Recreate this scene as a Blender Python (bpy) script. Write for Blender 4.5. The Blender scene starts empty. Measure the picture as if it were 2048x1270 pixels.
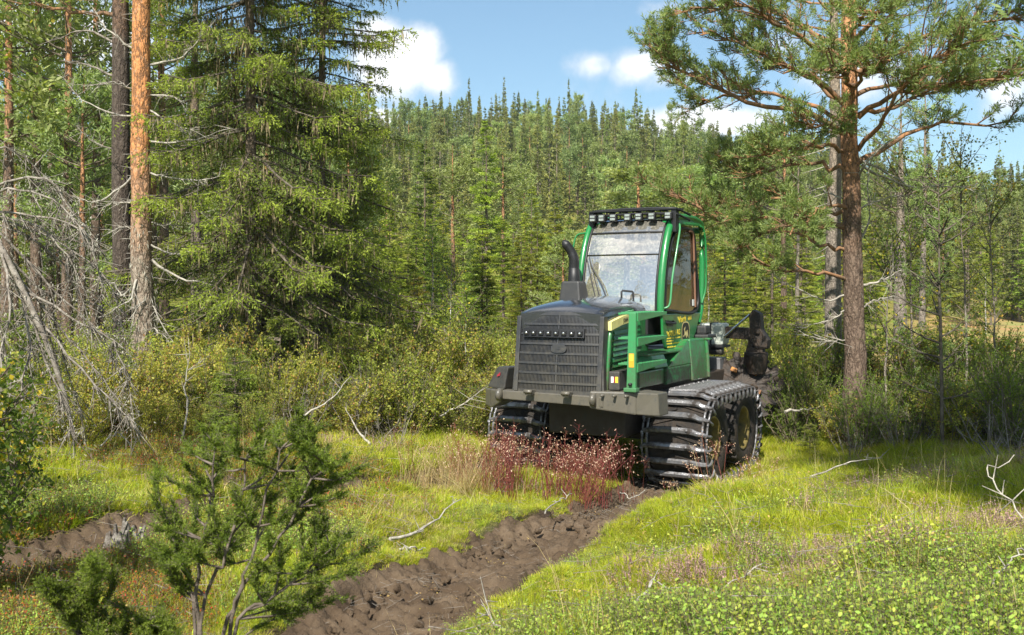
import bpy, bmesh, math, random
import numpy as np
from mathutils import Vector, Matrix

R = np.random.RandomState(7)
random.seed(7)
SC = bpy.context.scene
COL = SC.collection
rad = math.radians

# ------------------------------------------------------------------ camera, sky, sun, exposure
CAM_Z = 2.75
FPX = 2000.0
cam_d = bpy.data.cameras.new("camera")
cam = bpy.data.objects.new("camera", cam_d)
COL.objects.link(cam)
cam.location = (0, 0, CAM_Z)
cam.rotation_euler = (rad(90), 0, 0)
cam_d.sensor_width = 36
cam_d.lens = FPX / 2048 * 36
cam_d.shift_y = -45 / 2048
cam_d.clip_start = 0.1
cam_d.clip_end = 5000
cam_d.dof.use_dof = True
cam_d.dof.focus_distance = 15.0
cam_d.dof.aperture_fstop = 6.3
SC.camera = cam

SUN_EL = rad(47)
SUN_DIR = Vector((0.30, 1.0, 0)).normalized()          # the way the light travels over the ground
SUN_ROT = math.atan2(-SUN_DIR.x, -SUN_DIR.y)             # azimuth of the sun, clockwise from +Y

sun_d = bpy.data.lights.new("sun", "SUN")
sun_d.energy = 5.0
sun_d.angle = rad(0.53)
sun_d.color = (1.0, 0.95, 0.86)
sun = bpy.data.objects.new("sun", sun_d)
COL.objects.link(sun)
_l = Vector((SUN_DIR.x * math.cos(SUN_EL), SUN_DIR.y * math.cos(SUN_EL), -math.sin(SUN_EL)))
sun.rotation_euler = _l.to_track_quat('-Z', 'Y').to_euler()
sun.location = (-20, -20, 30)

SC.view_settings.view_transform = 'Standard'
SC.view_settings.look = 'None'
SC.view_settings.gamma = 1
SC.view_settings.use_curve_mapping = False
SC.view_settings.exposure = 0.92

world = bpy.data.worlds.new("World")
SC.world = world
world.use_nodes = True


def build_sky():
    nt = world.node_tree
    nt.nodes.clear()
    N, L = nt.nodes.new, nt.links.new
    out = N('ShaderNodeOutputWorld')
    bg = N('ShaderNodeBackground')
    bg.inputs['Strength'].default_value = 0.085
    sky = N('ShaderNodeTexSky')
    sky.sky_type = 'NISHITA'
    sky.sun_disc = False
    sky.sun_elevation = SUN_EL
    sky.sun_rotation = SUN_ROT
    sky.air_density = 1.0
    sky.dust_density = 0.6
    sky.ozone_density = 1.1
    tc = N('ShaderNodeTexCoord')

    def math_(op, a, b=None, c=None, clamp=False):
        m = N('ShaderNodeMath'); m.operation = op; m.use_clamp = clamp
        for i, v in enumerate((a, b, c)):
            if v is None: continue
            if isinstance(v, (int, float)): m.inputs[i].default_value = v
            else: L(v, m.inputs[i])
        return m.outputs[0]

    def vmath(op, a, b):
        m = N('ShaderNodeVectorMath'); m.operation = op
        for i, v in enumerate((a, b)):
            if isinstance(v, tuple): m.inputs[i].default_value = v
            else: L(v, m.inputs[i])
        return m
    d = tc.outputs['Generated']
    nz = N('ShaderNodeTexNoise'); nz.inputs['Scale'].default_value = 9; nz.inputs['Detail'].default_value = 7
    nz.inputs['Roughness'].default_value = 0.62
    L(d, nz.inputs['Vector'])
    nzb = N('ShaderNodeTexNoise'); nzb.inputs['Scale'].default_value = 1.7; nzb.inputs['Detail'].default_value = 4
    L(vmath('MULTIPLY', d, (1, 1, 2.6)).outputs[0], nzb.inputs['Vector'])
    # cumulus banks: direction, half width, half height (tangent units), weight
    blobs = [((830, 112), 60, 52, 1.15), ((775, 120), 70, 62, 1.1), ((880, 150), 40, 38, 1.0), ((745, 60), 60, 30, .8),
             ((1290, 128), 62, 32, 1.0), ((1195, 128), 50, 22, .55), ((1340, 150), 60, 26, .8),
             ((1430, 245), 115, 36, 1.25), ((1320, 20), 60, 22, .45), ((2010, 170), 60, 70, 1.0),
             ((1760, 150), 150, 40, .7), ((90, 60), 200, 60, 1.0), ((250, 190), 160, 60, .8), ((760, 235), 30, 16, .9),
             ((1530, 100), 70, 30, .45)]
    tot = None
    for (px, py), rx, ry, w in blobs:
        c = Vector(((px - 1024) / FPX, 1, -(py - 590) / FPX)).normalized()
        off = vmath('SUBTRACT', d, (c.x, c.y, c.z))
        sc = vmath('MULTIPLY', off.outputs[0], (FPX / rx / 1.2, FPX / rx / 1.2, FPX / ry / 1.2))
        ln = vmath('LENGTH', sc.outputs[0], (0, 0, 0)).outputs['Value']
        v = math_('MULTIPLY', math_('SUBTRACT', 1.35, ln, clamp=True), w)
        tot = v if tot is None else math_('MAXIMUM', tot, v)
    sep = N('ShaderNodeSeparateXYZ'); L(d, sep.inputs[0])
    # away from the view the same broken cumulus goes on
    away = N('ShaderNodeMapRange'); away.inputs[1].default_value = 0.86; away.inputs[2].default_value = 0.62
    L(sep.outputs['Y'], away.inputs[0])
    gen = N('ShaderNodeMapRange'); gen.inputs[1].default_value = 0.47; gen.inputs[2].default_value = 0.62
    L(nzb.outputs['Fac'], gen.inputs[0])
    gw = math_('MULTIPLY', gen.outputs[0], away.outputs[0])
    nn = math_('MULTIPLY', math_('SUBTRACT', nz.outputs['Fac'], 0.5), 2.3)
    m = math_('ADD', math_('MAXIMUM', tot, gw), nn)
    mr = N('ShaderNodeMapRange'); mr.interpolation_type = 'SMOOTHSTEP'
    mr.inputs[1].default_value = 0.20; mr.inputs[2].default_value = 1.10
    L(m, mr.inputs[0])
    fac = math_('MULTIPLY', mr.outputs[0], 0.94)
    # thin veil towards the horizon
    veil = N('ShaderNodeMapRange'); veil.inputs[1].default_value = 0.5; veil.inputs[2].default_value = 0.02
    veil.inputs[3].default_value = 0.02; veil.inputs[4].default_value = 0.30
    L(sep.outputs['Z'], veil.inputs[0])
    cr = N('ShaderNodeMix'); cr.data_type = 'RGBA'
    cr.inputs[6].default_value = (5.6, 6.0, 6.6, 1); cr.inputs[7].default_value = (8.2, 8.2, 8.3, 1)
    L(mr.outputs[0], cr.inputs[0])
    mv = N('ShaderNodeMix'); mv.data_type = 'RGBA'; L(veil.outputs[0], mv.inputs[0]); L(vmath('MULTIPLY', sky.outputs[0], (.76, .90, .93)).outputs[0], mv.inputs[6])
    mv.inputs[7].default_value = (3.9, 6.0, 7.4, 1)
    mx = N('ShaderNodeMix'); mx.data_type = 'RGBA'
    L(fac, mx.inputs[0]); L(mv.outputs[2], mx.inputs[6]); L(cr.outputs[2], mx.inputs[7])
    L(mx.outputs[2], bg.inputs['Color'])
    L(bg.outputs[0], out.inputs['Surface'])


build_sky()

# ------------------------------------------------------------------ numpy noise
_LAT = R.rand(8, 256, 256)


def vnoise(x, y, s, k=0):
    x = np.asarray(x, float) / s + 91.3 * (k + 1); y = np.asarray(y, float) / s + 57.7 * (k + 1)
    xi = np.floor(x).astype(int); yi = np.floor(y).astype(int)
    fx = x - xi; fy = y - yi
    fx = fx * fx * (3 - 2 * fx); fy = fy * fy * (3 - 2 * fy)
    T = _LAT[k % 8]
    a = T[xi & 255, yi & 255]; b = T[(xi + 1) & 255, yi & 255]
    c = T[xi & 255, (yi + 1) & 255]; e = T[(xi + 1) & 255, (yi + 1) & 255]
    return (a * (1 - fx) + b * fx) * (1 - fy) + (c * (1 - fx) + e * fx) * fy


def fbm(x, y, s, k=0, oct=4):
    t = 0; a = 1.0; w = 0
    for i in range(oct):
        t = t + a * (vnoise(x, y, s / 2 ** i, k + i) - .5); w += a; a *= .5
    return t / w * 2


def sstep(x, a, b):
    t = np.clip((np.asarray(x, float) - a) / (b - a), 0, 1)
    return t * t * (3 - 2 * t)


# ------------------------------------------------------------------ terrain
CTRL = np.array([  # x, y, height
    (0, 0, 1.15), (3, 0, 1.25), (-4, 0, 1.1), (1.8, 4.3, 1.22), (-1.2, 4.6, .70), (3.2, 6.5, 1.12), (-3, 5, .85),
    (0.7, 7, .46), (-1.0, 6.4, .46), (-2.4, 8, .60), (1.2, 9.2, .30), (1.9, 7.4, .80), (2.1, 9.4, .58), (.9, 5.2, .92), (2.6, 9.3, .72), (4.0, 9.9, .86), (5.4, 10.2, .95), (7.2, 10.4, 1.02), (3.0, 10.6, .62), (3.9, 12.2, .20), (5.6, 12.7, .24), (7.6, 13.0, .32),
    (0, 9.4, .28), (-1.5, 11, .42), (0, 12.4, .16), (1.6, 13, .08), (2.6, 13.4, 0), (1, 15, 0), (3.2, 15.2, 0), (4.2, 17, .1),
    (.5, 17, .2), (5, 13.4, .28), (7, 14, .38), (9.5, 11.5, .8), (-1.5, 15.5, .42), (-3.5, 14, .68), (-5.5, 14, .85), (-4, 9, .75),
    (-5.5, 10, .92), (-6.5, 18, .95), (-2, 20, .6), (3, 22, .5), (8, 20, .6), (12, 18, .7), (-12, 16, 1.1), (-14, 8, 1.2), (12, 8, 1.1),
    (0, 30, .7), (15, 30, .5), (-15, 30, 1.3), (25, 40, .1), (0, 42, 1.0), (-20, 45, 2.5), (40, 20, .8), (-40, 20, 1.8), (40, -10, 1.2), (-40, -10, 1.2)])


def ground_h(x, y, detail=True):
    x = np.asarray(x, float); y = np.asarray(y, float)
    sh = np.broadcast(x, y).shape
    xf = np.broadcast_to(x, sh).ravel(); yf = np.broadcast_to(y, sh).ravel()
    num = np.zeros(xf.size); den = np.zeros(xf.size)
    for cx, cy, ch in CTRL:
        d2 = (xf - cx) ** 2 + (yf - cy) ** 2
        w = 1 / (d2 + .35) ** 1.9
        num += w * ch; den += w
    h = num / den
    far = sstep(yf, 46, 185)
    ridge = 22.5 * np.exp(-((xf + 2) / np.where(xf > -2, 62., 80.)) ** 2) + 5.5 * np.exp(-((xf - 100) / 50) ** 2) + 3
    right_flat = 1 - sstep(xf / np.maximum(yf, 1), .30, .52) * (1 - sstep(yf, 75, 120))
    h = h + ridge * far * right_flat - 26 * sstep(yf, 200, 330)
    if detail:
        h = h + .07 * fbm(xf, yf, 1.1, 1, 3) * sstep(yf, 0, 3) + .05 * fbm(xf, yf, .35, 3, 2)
    return h.reshape(sh)


RUT1 = np.array([(2.35, 14.6), (1.72, 12.9), (.95, 11.2), (0.02, 9.35), (-.62, 7.7), (-1.05, 6.3), (-1.5, 4.9), (-2.1, 3.4)])
RUT2 = np.array([(0.1, 15.3), (-1.0, 13.3), (-1.95, 11.9), (-2.7, 10.3), (-3.3, 8.9), (-3.85, 7.5), (-4.4, 6.0), (-5.1, 4.2)])


def catmull(P, n):
    P = np.asarray(P, float)
    Q = np.vstack([2 * P[0] - P[1], P, 2 * P[-1] - P[-2]])
    t = np.linspace(0, len(P) - 1 - 1e-9, n)
    i = t.astype(int); f = (t - i)[:, None]
    a, b, c, d = Q[i], Q[i + 1], Q[i + 2], Q[i + 3]
    return .5 * (2 * b + (c - a) * f + (2 * a - 5 * b + 4 * c - d) * f ** 2 + (3 * b - a - 3 * c + d) * f ** 3)


_R1 = catmull(RUT1, 160); _R2 = catmull(RUT2, 160)


def rut_dist(x, y, P):
    x = np.asarray(x, float).ravel(); y = np.asarray(y, float).ravel()
    best = np.full(x.size, 1e9)
    for i in range(len(P)):
        np.minimum(best, (x - P[i, 0]) ** 2 + (y - P[i, 1]) ** 2, out=best)
    return np.sqrt(best)


RW1, RW2 = .60, .36


def ground_full(x, y):
    x = np.asarray(x, float); y = np.asarray(y, float)
    h = ground_h(x, y)
    sh = h.shape
    near = (y.ravel() > 2) & (y.ravel() < 17) & (np.abs(x.ravel()) < 7)
    hf = h.ravel().copy()
    xs = x.ravel()[near]; ys = y.ravel()[near]
    wob = .10 * fbm(xs, ys, .5, 5, 2)
    d1 = rut_dist(xs, ys, _R1) + wob; d2 = rut_dist(xs, ys, _R2) + wob
    hh = hf[near]
    hh = hh - .24 * (1 - sstep(d1, RW1 - .14, RW1 + .02)) - .22 * (1 - sstep(d2, RW2 - .12, RW2 + .02))
    hh = hh + .05 * np.exp(-((d1 - RW1 - .16) / .13) ** 2) + .05 * np.exp(-((d2 - RW2 - .14) / .12) ** 2)
    hf[near] = hh
    return hf.reshape(sh)


def gz(x, y):
    return float(ground_h(np.array([x]), np.array([y]))[0])


def W(px, py, Z):
    return ((px - 1024) / FPX * Z, Z, CAM_Z - (py - 590) / FPX * Z)


def WX(px, Z):
    return (px - 1024) / FPX * Z


# ------------------------------------------------------------------ mesh helpers
class MB:
    def __init__(self):
        self.v = []; self.f = []; self.n = 0; self.t = []

    def add(self, v, f, mat=0, tint=None, smooth=False):
        v = np.asarray(v, np.float32).reshape(-1, 3)
        f = np.asarray(f, np.int32)
        if f.size == 0: return
        self.v.append(v)
        if tint is None: tint = np.full(len(f), .5, np.float32)
        elif np.isscalar(tint): tint = np.full(len(f), tint, np.float32)
        self.f.append((f + self.n, mat, np.asarray(tint, np.float32), smooth))
        self.n += len(v)

    def mesh(self, name, mats):
        me = bpy.data.meshes.new(name)
        if not self.v:
            return me
        v = np.concatenate(self.v)
        me.vertices.add(len(v)); me.vertices.foreach_set('co', v.ravel())
        lt = np.concatenate([np.full(len(f), f.shape[1], np.int32) for f, _, _, _ in self.f])
        loops = np.concatenate([f.ravel() for f, _, _, _ in self.f])
        mi = np.concatenate([np.full(len(f), m, np.int32) for f, m, _, _ in self.f])
        sm = np.concatenate([np.full(len(f), s, bool) for f, _, _, s in self.f])
        ti = np.concatenate([t for _, _, t, _ in self.f])
        me.loops.add(len(loops)); me.loops.foreach_set('vertex_index', loops)
        me.polygons.add(len(lt))
        st = np.zeros(len(lt), np.int32); st[1:] = np.cumsum(lt)[:-1]
        me.polygons.foreach_set('loop_start', st)
        me.polygons.foreach_set('loop_total', lt)
        me.polygons.foreach_set('material_index', mi)
        me.polygons.foreach_set('use_smooth', sm)
        a = me.attributes.new('tint', 'FLOAT', 'FACE'); a.data.foreach_set('value', ti)
        for m in mats: me.materials.append(m)
        me.update(calc_edges=True)
        return me

    def build(self, name, mats, parent=None, loc=None):
        o = bpy.data.objects.new(name, self.mesh(name, mats))
        COL.objects.link(o)
        if parent is not None: o.parent = parent
        if loc is not None: o.location = loc
        return o


def tube(mb, P, r, n=6, mat=0, tint=.5, cap=True, smooth=True):
    P = np.asarray(P, float); k = len(P)
    r = np.broadcast_to(np.asarray(r, float), (k,))
    T = np.gradient(P, axis=0); T /= np.linalg.norm(T, axis=1)[:, None] + 1e-9
    up = np.array([0, 0, 1.]) if abs(T[0, 2]) < .9 else np.array([1., 0, 0])
    A = np.cross(T, up); A /= np.linalg.norm(A, axis=1)[:, None] + 1e-9
    B = np.cross(T, A)
    an = np.arange(n) / n * 2 * math.pi
    ring = A[:, None, :] * np.cos(an)[None, :, None] + B[:, None, :] * np.sin(an)[None, :, None]
    V = (P[:, None, :] + ring * r[:, None, None]).reshape(-1, 3)
    i = np.arange(k - 1)[:, None] * n; j = np.arange(n)[None, :]; j2 = (j + 1) % n
    F = np.stack([i + j, i + j2, i + n + j2, i + n + j], -1).reshape(-1, 4)
    mb.add(V, F, mat, tint, smooth)
    if cap:
        mb.add(V[-n:], [list(range(n))], mat, tint); mb.add(V[:n], [list(range(n))[::-1]], mat, tint)


def tubes_many(mb, A, B, r0, r1, n=3, mat=0, tint=.5):
    """thousands of straight tapering twigs at once"""
    A = np.asarray(A, float); B = np.asarray(B, float); m = len(A)
    if m == 0: return
    D = B - A; D /= np.linalg.norm(D, axis=1)[:, None] + 1e-9
    up = np.where(np.abs(D[:, 2:3]) < .9, np.array([[0, 0, 1.]]), np.array([[1., 0, 0]]))
    U = np.cross(D, up); U /= np.linalg.norm(U, axis=1)[:, None] + 1e-9
    Vv = np.cross(D, U)
    an = np.arange(n) / n * 2 * math.pi
    ring = U[:, None] * np.cos(an)[None, :, None] + Vv[:, None] * np.sin(an)[None, :, None]
    r0 = np.broadcast_to(r0, (m,))[:, None, None]; r1 = np.broadcast_to(r1, (m,))[:, None, None]
    V = np.concatenate([A[:, None] + ring * r0, B[:, None] + ring * r1], 1)
    j = np.arange(n); j2 = (j + 1) % n
    F = np.stack([j, j2, n + j2, n + j], -1)[None] + (np.arange(m) * 2 * n)[:, None, None]
    mb.add(V.reshape(-1, 3), F.reshape(-1, 4), mat, np.repeat(np.broadcast_to(tint, (m,)), n), True)


def unit(v):
    return v / (np.linalg.norm(v, axis=-1, keepdims=True) + 1e-9)


def leaves(mb, P, D, L, Wd, mat=0, tint=.5, rs=R, flat=None, bend=0.0):
    """diamond shaped leaves / needle sprays: base, two sides, tip"""
    P = np.asarray(P, float); D = unit(np.asarray(D, float)); m = len(P)
    if m == 0: return
    rv = rs.normal(size=(m, 3))
    if flat is not None: rv = np.array([[0, 0, 1.]]) * flat + rv * (1 - flat)
    S = unit(np.cross(D, rv)); Nn = np.cross(S, D)
    L = np.broadcast_to(L, (m,))[:, None]; Wd = np.broadcast_to(Wd, (m,))[:, None]
    mid = P + D * L * .45 + Nn * L * bend
    V = np.stack([P, mid + S * Wd * .5, P + D * L, mid - S * Wd * .5], 1)
    F = np.arange(m * 4).reshape(m, 4)
    mb.add(V.reshape(-1, 3), F, mat, np.broadcast_to(tint, (m,)))


def sprays(mb, A, B, per, L, Wd, ang=50, mat=0, tint=.5, rs=R, flat=None, tip=True, lj=.3):
    """needle sprays along twigs A->B"""
    A = np.asarray(A, float); B = np.asarray(B, float); m = len(A)
    if m == 0: return
    t = (np.arange(per) + rs.rand(m, per)) / per
    base = A[:, None] + (B - A)[:, None] * t[..., None]
    ax = unit(B - A)[:, None].repeat(per, 1)
    pr = unit(np.cross(ax, rs.normal(size=(m, per, 3))))
    if flat: pr = unit(pr * np.array([1, 1, 1 - flat]))
    a = np.radians(ang) * (.6 + .8 * rs.rand(m, per))[..., None]
    d = ax * np.cos(a) + pr * np.sin(a)
    Ls = np.repeat(np.broadcast_to(L, (m,)), per) * (1 - lj + 2 * lj * rs.rand(m * per))
    Wd = np.repeat(np.broadcast_to(Wd, (m,)), per)
    tt = np.clip(np.repeat(np.broadcast_to(tint, (m,)), per) + rs.normal(size=m * per) * .12, 0, 1)
    leaves(mb, base.reshape(-1, 3), d.reshape(-1, 3), Ls, Wd, mat, tt, rs)


def bx(mb, x0, x1, y0, y1, z0, z1, bev=.0, mat=0, tint=.5):
    bm = bmesh.new()
    bmesh.ops.create_cube(bm, size=1)
    for v in bm.verts:
        v.co = Vector((x0 + (v.co.x + .5) * (x1 - x0), y0 + (v.co.y + .5) * (y1 - y0), z0 + (v.co.z + .5) * (z1 - z0)))
    if bev > 0:
        bmesh.ops.bevel(bm, geom=bm.edges[:], offset=bev, segments=2, affect='EDGES', profile=.6)
    from_bm(mb, bm, mat, tint)


def from_bm(mb, bm, mat=0, tint=.5, smooth=False, M=None):
    bm.verts.index_update()
    V = np.array([(M @ v.co if M else v.co)[:] for v in bm.verts])
    by = {}
    for f in bm.faces: by.setdefault(len(f.verts), []).append([v.index for v in f.verts])
    base = True
    # keep shared vertices
    mb.v.append(V.astype(np.float32))
    for k, fs in by.items():
        fa = np.array(fs, np.int32)
        mb.f.append((fa + mb.n, mat, np.full(len(fa), tint, np.float32), smooth))
    mb.n += len(V)
    bm.free()


def prism(mb, pts, axis, a, b, bev=0.0, mat=0, tint=.5):
    """polygon pts (2d) extruded along axis from a to b"""
    def mk(p, q):
        return {'x': (q, p[0], p[1]), 'y': (p[0], q, p[1]), 'z': (p[0], p[1], q)}[axis]
    bm = bmesh.new()
    v0 = [bm.verts.new(mk(p, a)) for p in pts]; v1 = [bm.verts.new(mk(p, b)) for p in pts]
    n = len(pts)
    bm.faces.new(v0); bm.faces.new(v1[::-1])
    for i in range(n):
        j = (i + 1) % n
        bm.faces.new((v0[j], v0[i], v1[i], v1[j]))
    bmesh.ops.recalc_face_normals(bm, faces=bm.faces[:])
    if bev > 0:
        bmesh.ops.bevel(bm, geom=bm.edges[:], offset=bev, segments=2, affect='EDGES', profile=.6)
    from_bm(mb, bm, mat, tint)


def hexa(mb, c8, bev=0.0, mat=0):
    """8 corners: bottom 4 (ccw), top 4"""
    bm = bmesh.new()
    v = [bm.verts.new(c) for c in c8]
    for f in ((3, 2, 1, 0), (4, 5, 6, 7), (0, 1, 5, 4), (1, 2, 6, 5), (2, 3, 7, 6), (3, 0, 4, 7)): bm.faces.new([v[i] for i in f])
    bmesh.ops.recalc_face_normals(bm, faces=bm.faces[:])
    if bev > 0: bmesh.ops.bevel(bm, geom=bm.edges[:], offset=bev, segments=2, affect='EDGES', profile=.6)
    from_bm(mb, bm, mat)


def lathe(mb, prof, n=48, axis='x', c=(0, 0, 0), mat=0, tint=.5, smooth=True, closed=False):
    """prof: (along, radius) list"""
    k = len(prof); an = np.arange(n) / n * 2 * math.pi
    pr = np.array(prof, float)
    a = np.repeat(pr[:, 0], n); r = np.repeat(pr[:, 1], n); t = np.tile(an, k)
    if axis == 'x': V = np.stack([a, r * np.cos(t), r * np.sin(t)], 1)
    elif axis == 'y': V = np.stack([r * np.sin(t), a, r * np.cos(t)], 1)
    else: V = np.stack([r * np.cos(t), r * np.sin(t), a], 1)
    V = V + np.array(c)
    i = np.arange(k - 1)[:, None] * n; j = np.arange(n)[None]; j2 = (j + 1) % n
    F = np.stack([i + j, i + n + j, i + n + j2, i + j2], -1).reshape(-1, 4)
    mb.add(V, F, mat, tint, smooth)


# ------------------------------------------------------------------ tagging
def tag(o, label=None, cat=None, group=None, kind=None):
    if label: o['label'] = label
    if cat: o['category'] = cat
    if group: o['group'] = group
    if kind: o['kind'] = kind
    return o


def empty(name, loc=(0, 0, 0), rz=0.0, parent=None):
    o = bpy.data.objects.new(name, None)
    COL.objects.link(o); o.location = loc; o.rotation_euler = (0, 0, rz)
    o.empty_display_size = .2
    if parent: o.parent = parent
    return o


def copy_tree(o, loc, rz=0, sc=(1, 1, 1), label=None, group=None):
    c = o.copy(); COL.objects.link(c)
    c.location = loc; c.rotation_euler = (0, 0, rz); c.scale = sc
    if label: c['label'] = label
    if group: c['group'] = group
    for ch in o.children:
        d = ch.copy(); COL.objects.link(d); d.parent = c
    return c


# ------------------------------------------------------------------ materials
def new_mat(name):
    m = bpy.data.materials.new(name); m.use_nodes = True
    nt = m.node_tree; nt.nodes.clear()
    return m, nt, nt.nodes.new, nt.links.new


def mixc(N, L, fac, a, b, blend='MIX'):
    x = N('ShaderNodeMix'); x.data_type = 'RGBA'; x.blend_type = blend
    for s, v in ((0, fac), (6, a), (7, b)):
        if isinstance(v, (int, float)): x.inputs[s].default_value = v
        elif isinstance(v, tuple): x.inputs[s].default_value = (*v[:3], 1)
        else: L(v, x.inputs[s])
    return x.outputs[2]


def mrange(N, L, v, a, b, c=0., d=1., smooth=False):
    x = N('ShaderNodeMapRange')
    if smooth: x.interpolation_type = 'SMOOTHSTEP'
    L(v, x.inputs[0])
    for i, q in zip((1, 2, 3, 4), (a, b, c, d)): x.inputs[i].default_value = q
    return x.outputs[0]


def noise(N, L, scale, detail=3, rough=.5, coord='Object', stretch=None):
    tc = N('ShaderNodeTexCoord'); n = N('ShaderNodeTexNoise')
    v = tc.outputs[coord]
    if stretch:
        mp = N('ShaderNodeMapping'); mp.inputs['Scale'].default_value = stretch; L(v, mp.inputs[0]); v = mp.outputs[0]
    L(v, n.inputs['Vector'])
    n.inputs['Scale'].default_value = scale; n.inputs['Detail'].default_value = detail; n.inputs['Roughness'].default_value = rough
    return n.outputs['Fac']


def leaf_mat(name, dark, light, trans=.35, rough=.55, obj_var=.25, spec=.3, third=None, th=(.86, .93)):
    m, nt, N, L = new_mat(name)
    at = N('ShaderNodeAttribute'); at.attribute_name = 'tint'
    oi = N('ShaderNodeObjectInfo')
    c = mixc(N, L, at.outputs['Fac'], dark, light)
    if third is not None:
        c = mixc(N, L, mrange(N, L, at.outputs['Fac'], *th), c, third)
    hs = N('ShaderNodeHueSaturation')
    L(mrange(N, L, oi.outputs['Random'], 0, 1, 1 - obj_var, 1 + obj_var), hs.inputs['Value'])
    hv_ = max(.015, .085 * obj_var)
    mh = N('ShaderNodeMath'); mh.operation = 'MULTIPLY'; mh.inputs[1].default_value = 7.31; L(oi.outputs['Random'], mh.inputs[0])
    mf = N('ShaderNodeMath'); mf.operation = 'FRACT'; L(mh.outputs[0], mf.inputs[0])
    L(mrange(N, L, mf.outputs[0], 0, 1, .5 + hv_, .5 - hv_), hs.inputs['Hue'])
    L(c, hs.inputs['Color'])
    c = hs.outputs[0]
    p = N('ShaderNodeBsdfPrincipled'); L(c, p.inputs['Base Color'])
    p.inputs['Roughness'].default_value = rough; p.inputs['Specular IOR Level'].default_value = spec
    t = N('ShaderNodeBsdfTranslucent'); L(mixc(N, L, .5, c, (.9, 1., .35), 'MULTIPLY'), t.inputs['Color'])
    t2 = mixc(N, L, 1.0, c, (1.5, 1.6, .7), 'MULTIPLY'); L(t2, t.inputs['Color'])
    mx = N('ShaderNodeMixShader'); mx.inputs[0].default_value = trans
    L(p.outputs[0], mx.inputs[1]); L(t.outputs[0], mx.inputs[2])
    o = N('ShaderNodeOutputMaterial'); L(mx.outputs[0], o.inputs[0])
    return m


def simple_mat(name, col, rough=.6, metal=0., spec=.5, var=.0, vscale=8, col2=None, bump=0., bscale=30, coat=0.):
    m, nt, N, L = new_mat(name)
    p = N('ShaderNodeBsdfPrincipled')
    p.inputs['Roughness'].default_value = rough; p.inputs['Metallic'].default_value = metal
    p.inputs['Specular IOR Level'].default_value = spec
    p.inputs['Coat Weight'].default_value = coat; p.inputs['Coat Roughness'].default_value = .12
    if col2 is None: col2 = tuple(c * (1 - var) for c in col)
    n = noise(N, L, vscale, 5, .65)
    L(mixc(N, L, mrange(N, L, n, .38, .62), col, col2), p.inputs['Base Color'])
    if bump > 0:
        b = N('ShaderNodeBump'); b.inputs['Strength'].default_value = bump; b.inputs['Distance'].default_value = .02
        L(noise(N, L, bscale, 4, .6), b.inputs['Height']); L(b.outputs[0], p.inputs['Normal'])
    o = N('ShaderNodeOutputMaterial'); L(p.outputs[0], o.inputs[0])
    return m


def paint_mat(name, col, dirt=(.09, .075, .05), amount=.35, rough=.32, fac_noise=3.0, coat=.4, streak=True, top_dust=.25):
    """painted metal with dust, mud flecks and scratches"""
    m, nt, N, L = new_mat(name)
    p = N('ShaderNodeBsdfPrincipled')
    a = mrange(N, L, noise(N, L, fac_noise, 7, .7), .46, .75, 0, amount)
    f2 = mrange(N, L, noise(N, L, 38, 4, .7), .60, .72, 0, min(1, amount * 1.2))
    s = mrange(N, L, noise(N, L, 6, 4, .6, stretch=(6, 6, .8)), .5, .8, 0, amount * .7)
    tcz = N('ShaderNodeTexCoord'); sez = N('ShaderNodeSeparateXYZ'); L(tcz.outputs['Object'], sez.inputs[0])
    low = mrange(N, L, sez.outputs['Z'], 1.35, 2.5, .26, .0)
    spl = N('ShaderNodeMath'); spl.operation = 'ADD'; L(low, spl.inputs[0]); L(noise(N, L, 13, 7, .8), spl.inputs[1])
    splash = mrange(N, L, spl.outputs[0], .60, .74, 0, min(1, amount * 1.7))
    ad = N('ShaderNodeMath'); ad.operation = 'MAXIMUM'; L(a, ad.inputs[0]); L(f2, ad.inputs[1])
    ad2 = N('ShaderNodeMath'); ad2.operation = 'MAXIMUM'; L(ad.outputs[0], ad2.inputs[0]); L(s, ad2.inputs[1])
    c = mixc(N, L, ad2.outputs[0], col, dirt)
    c = mixc(N, L, splash, c, tuple(q * .75 for q in dirt))
    L(c, p.inputs['Base Color'])
    L(mrange(N, L, ad2.outputs[0], 0, .6, rough, .85), p.inputs['Roughness'])
    p.inputs['Coat Weight'].default_value = coat; p.inputs['Coat Roughness'].default_value = .15
    b = N('ShaderNodeBump'); b.inputs['Strength'].default_value = .12; b.inputs['Distance'].default_value = .01
    L(noise(N, L, 22, 4, .6), b.inputs['Height']); L(b.outputs[0], p.inputs['Normal'])
    o = N('ShaderNodeOutputMaterial'); L(p.outputs[0], o.inputs[0])
    return m


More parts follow.
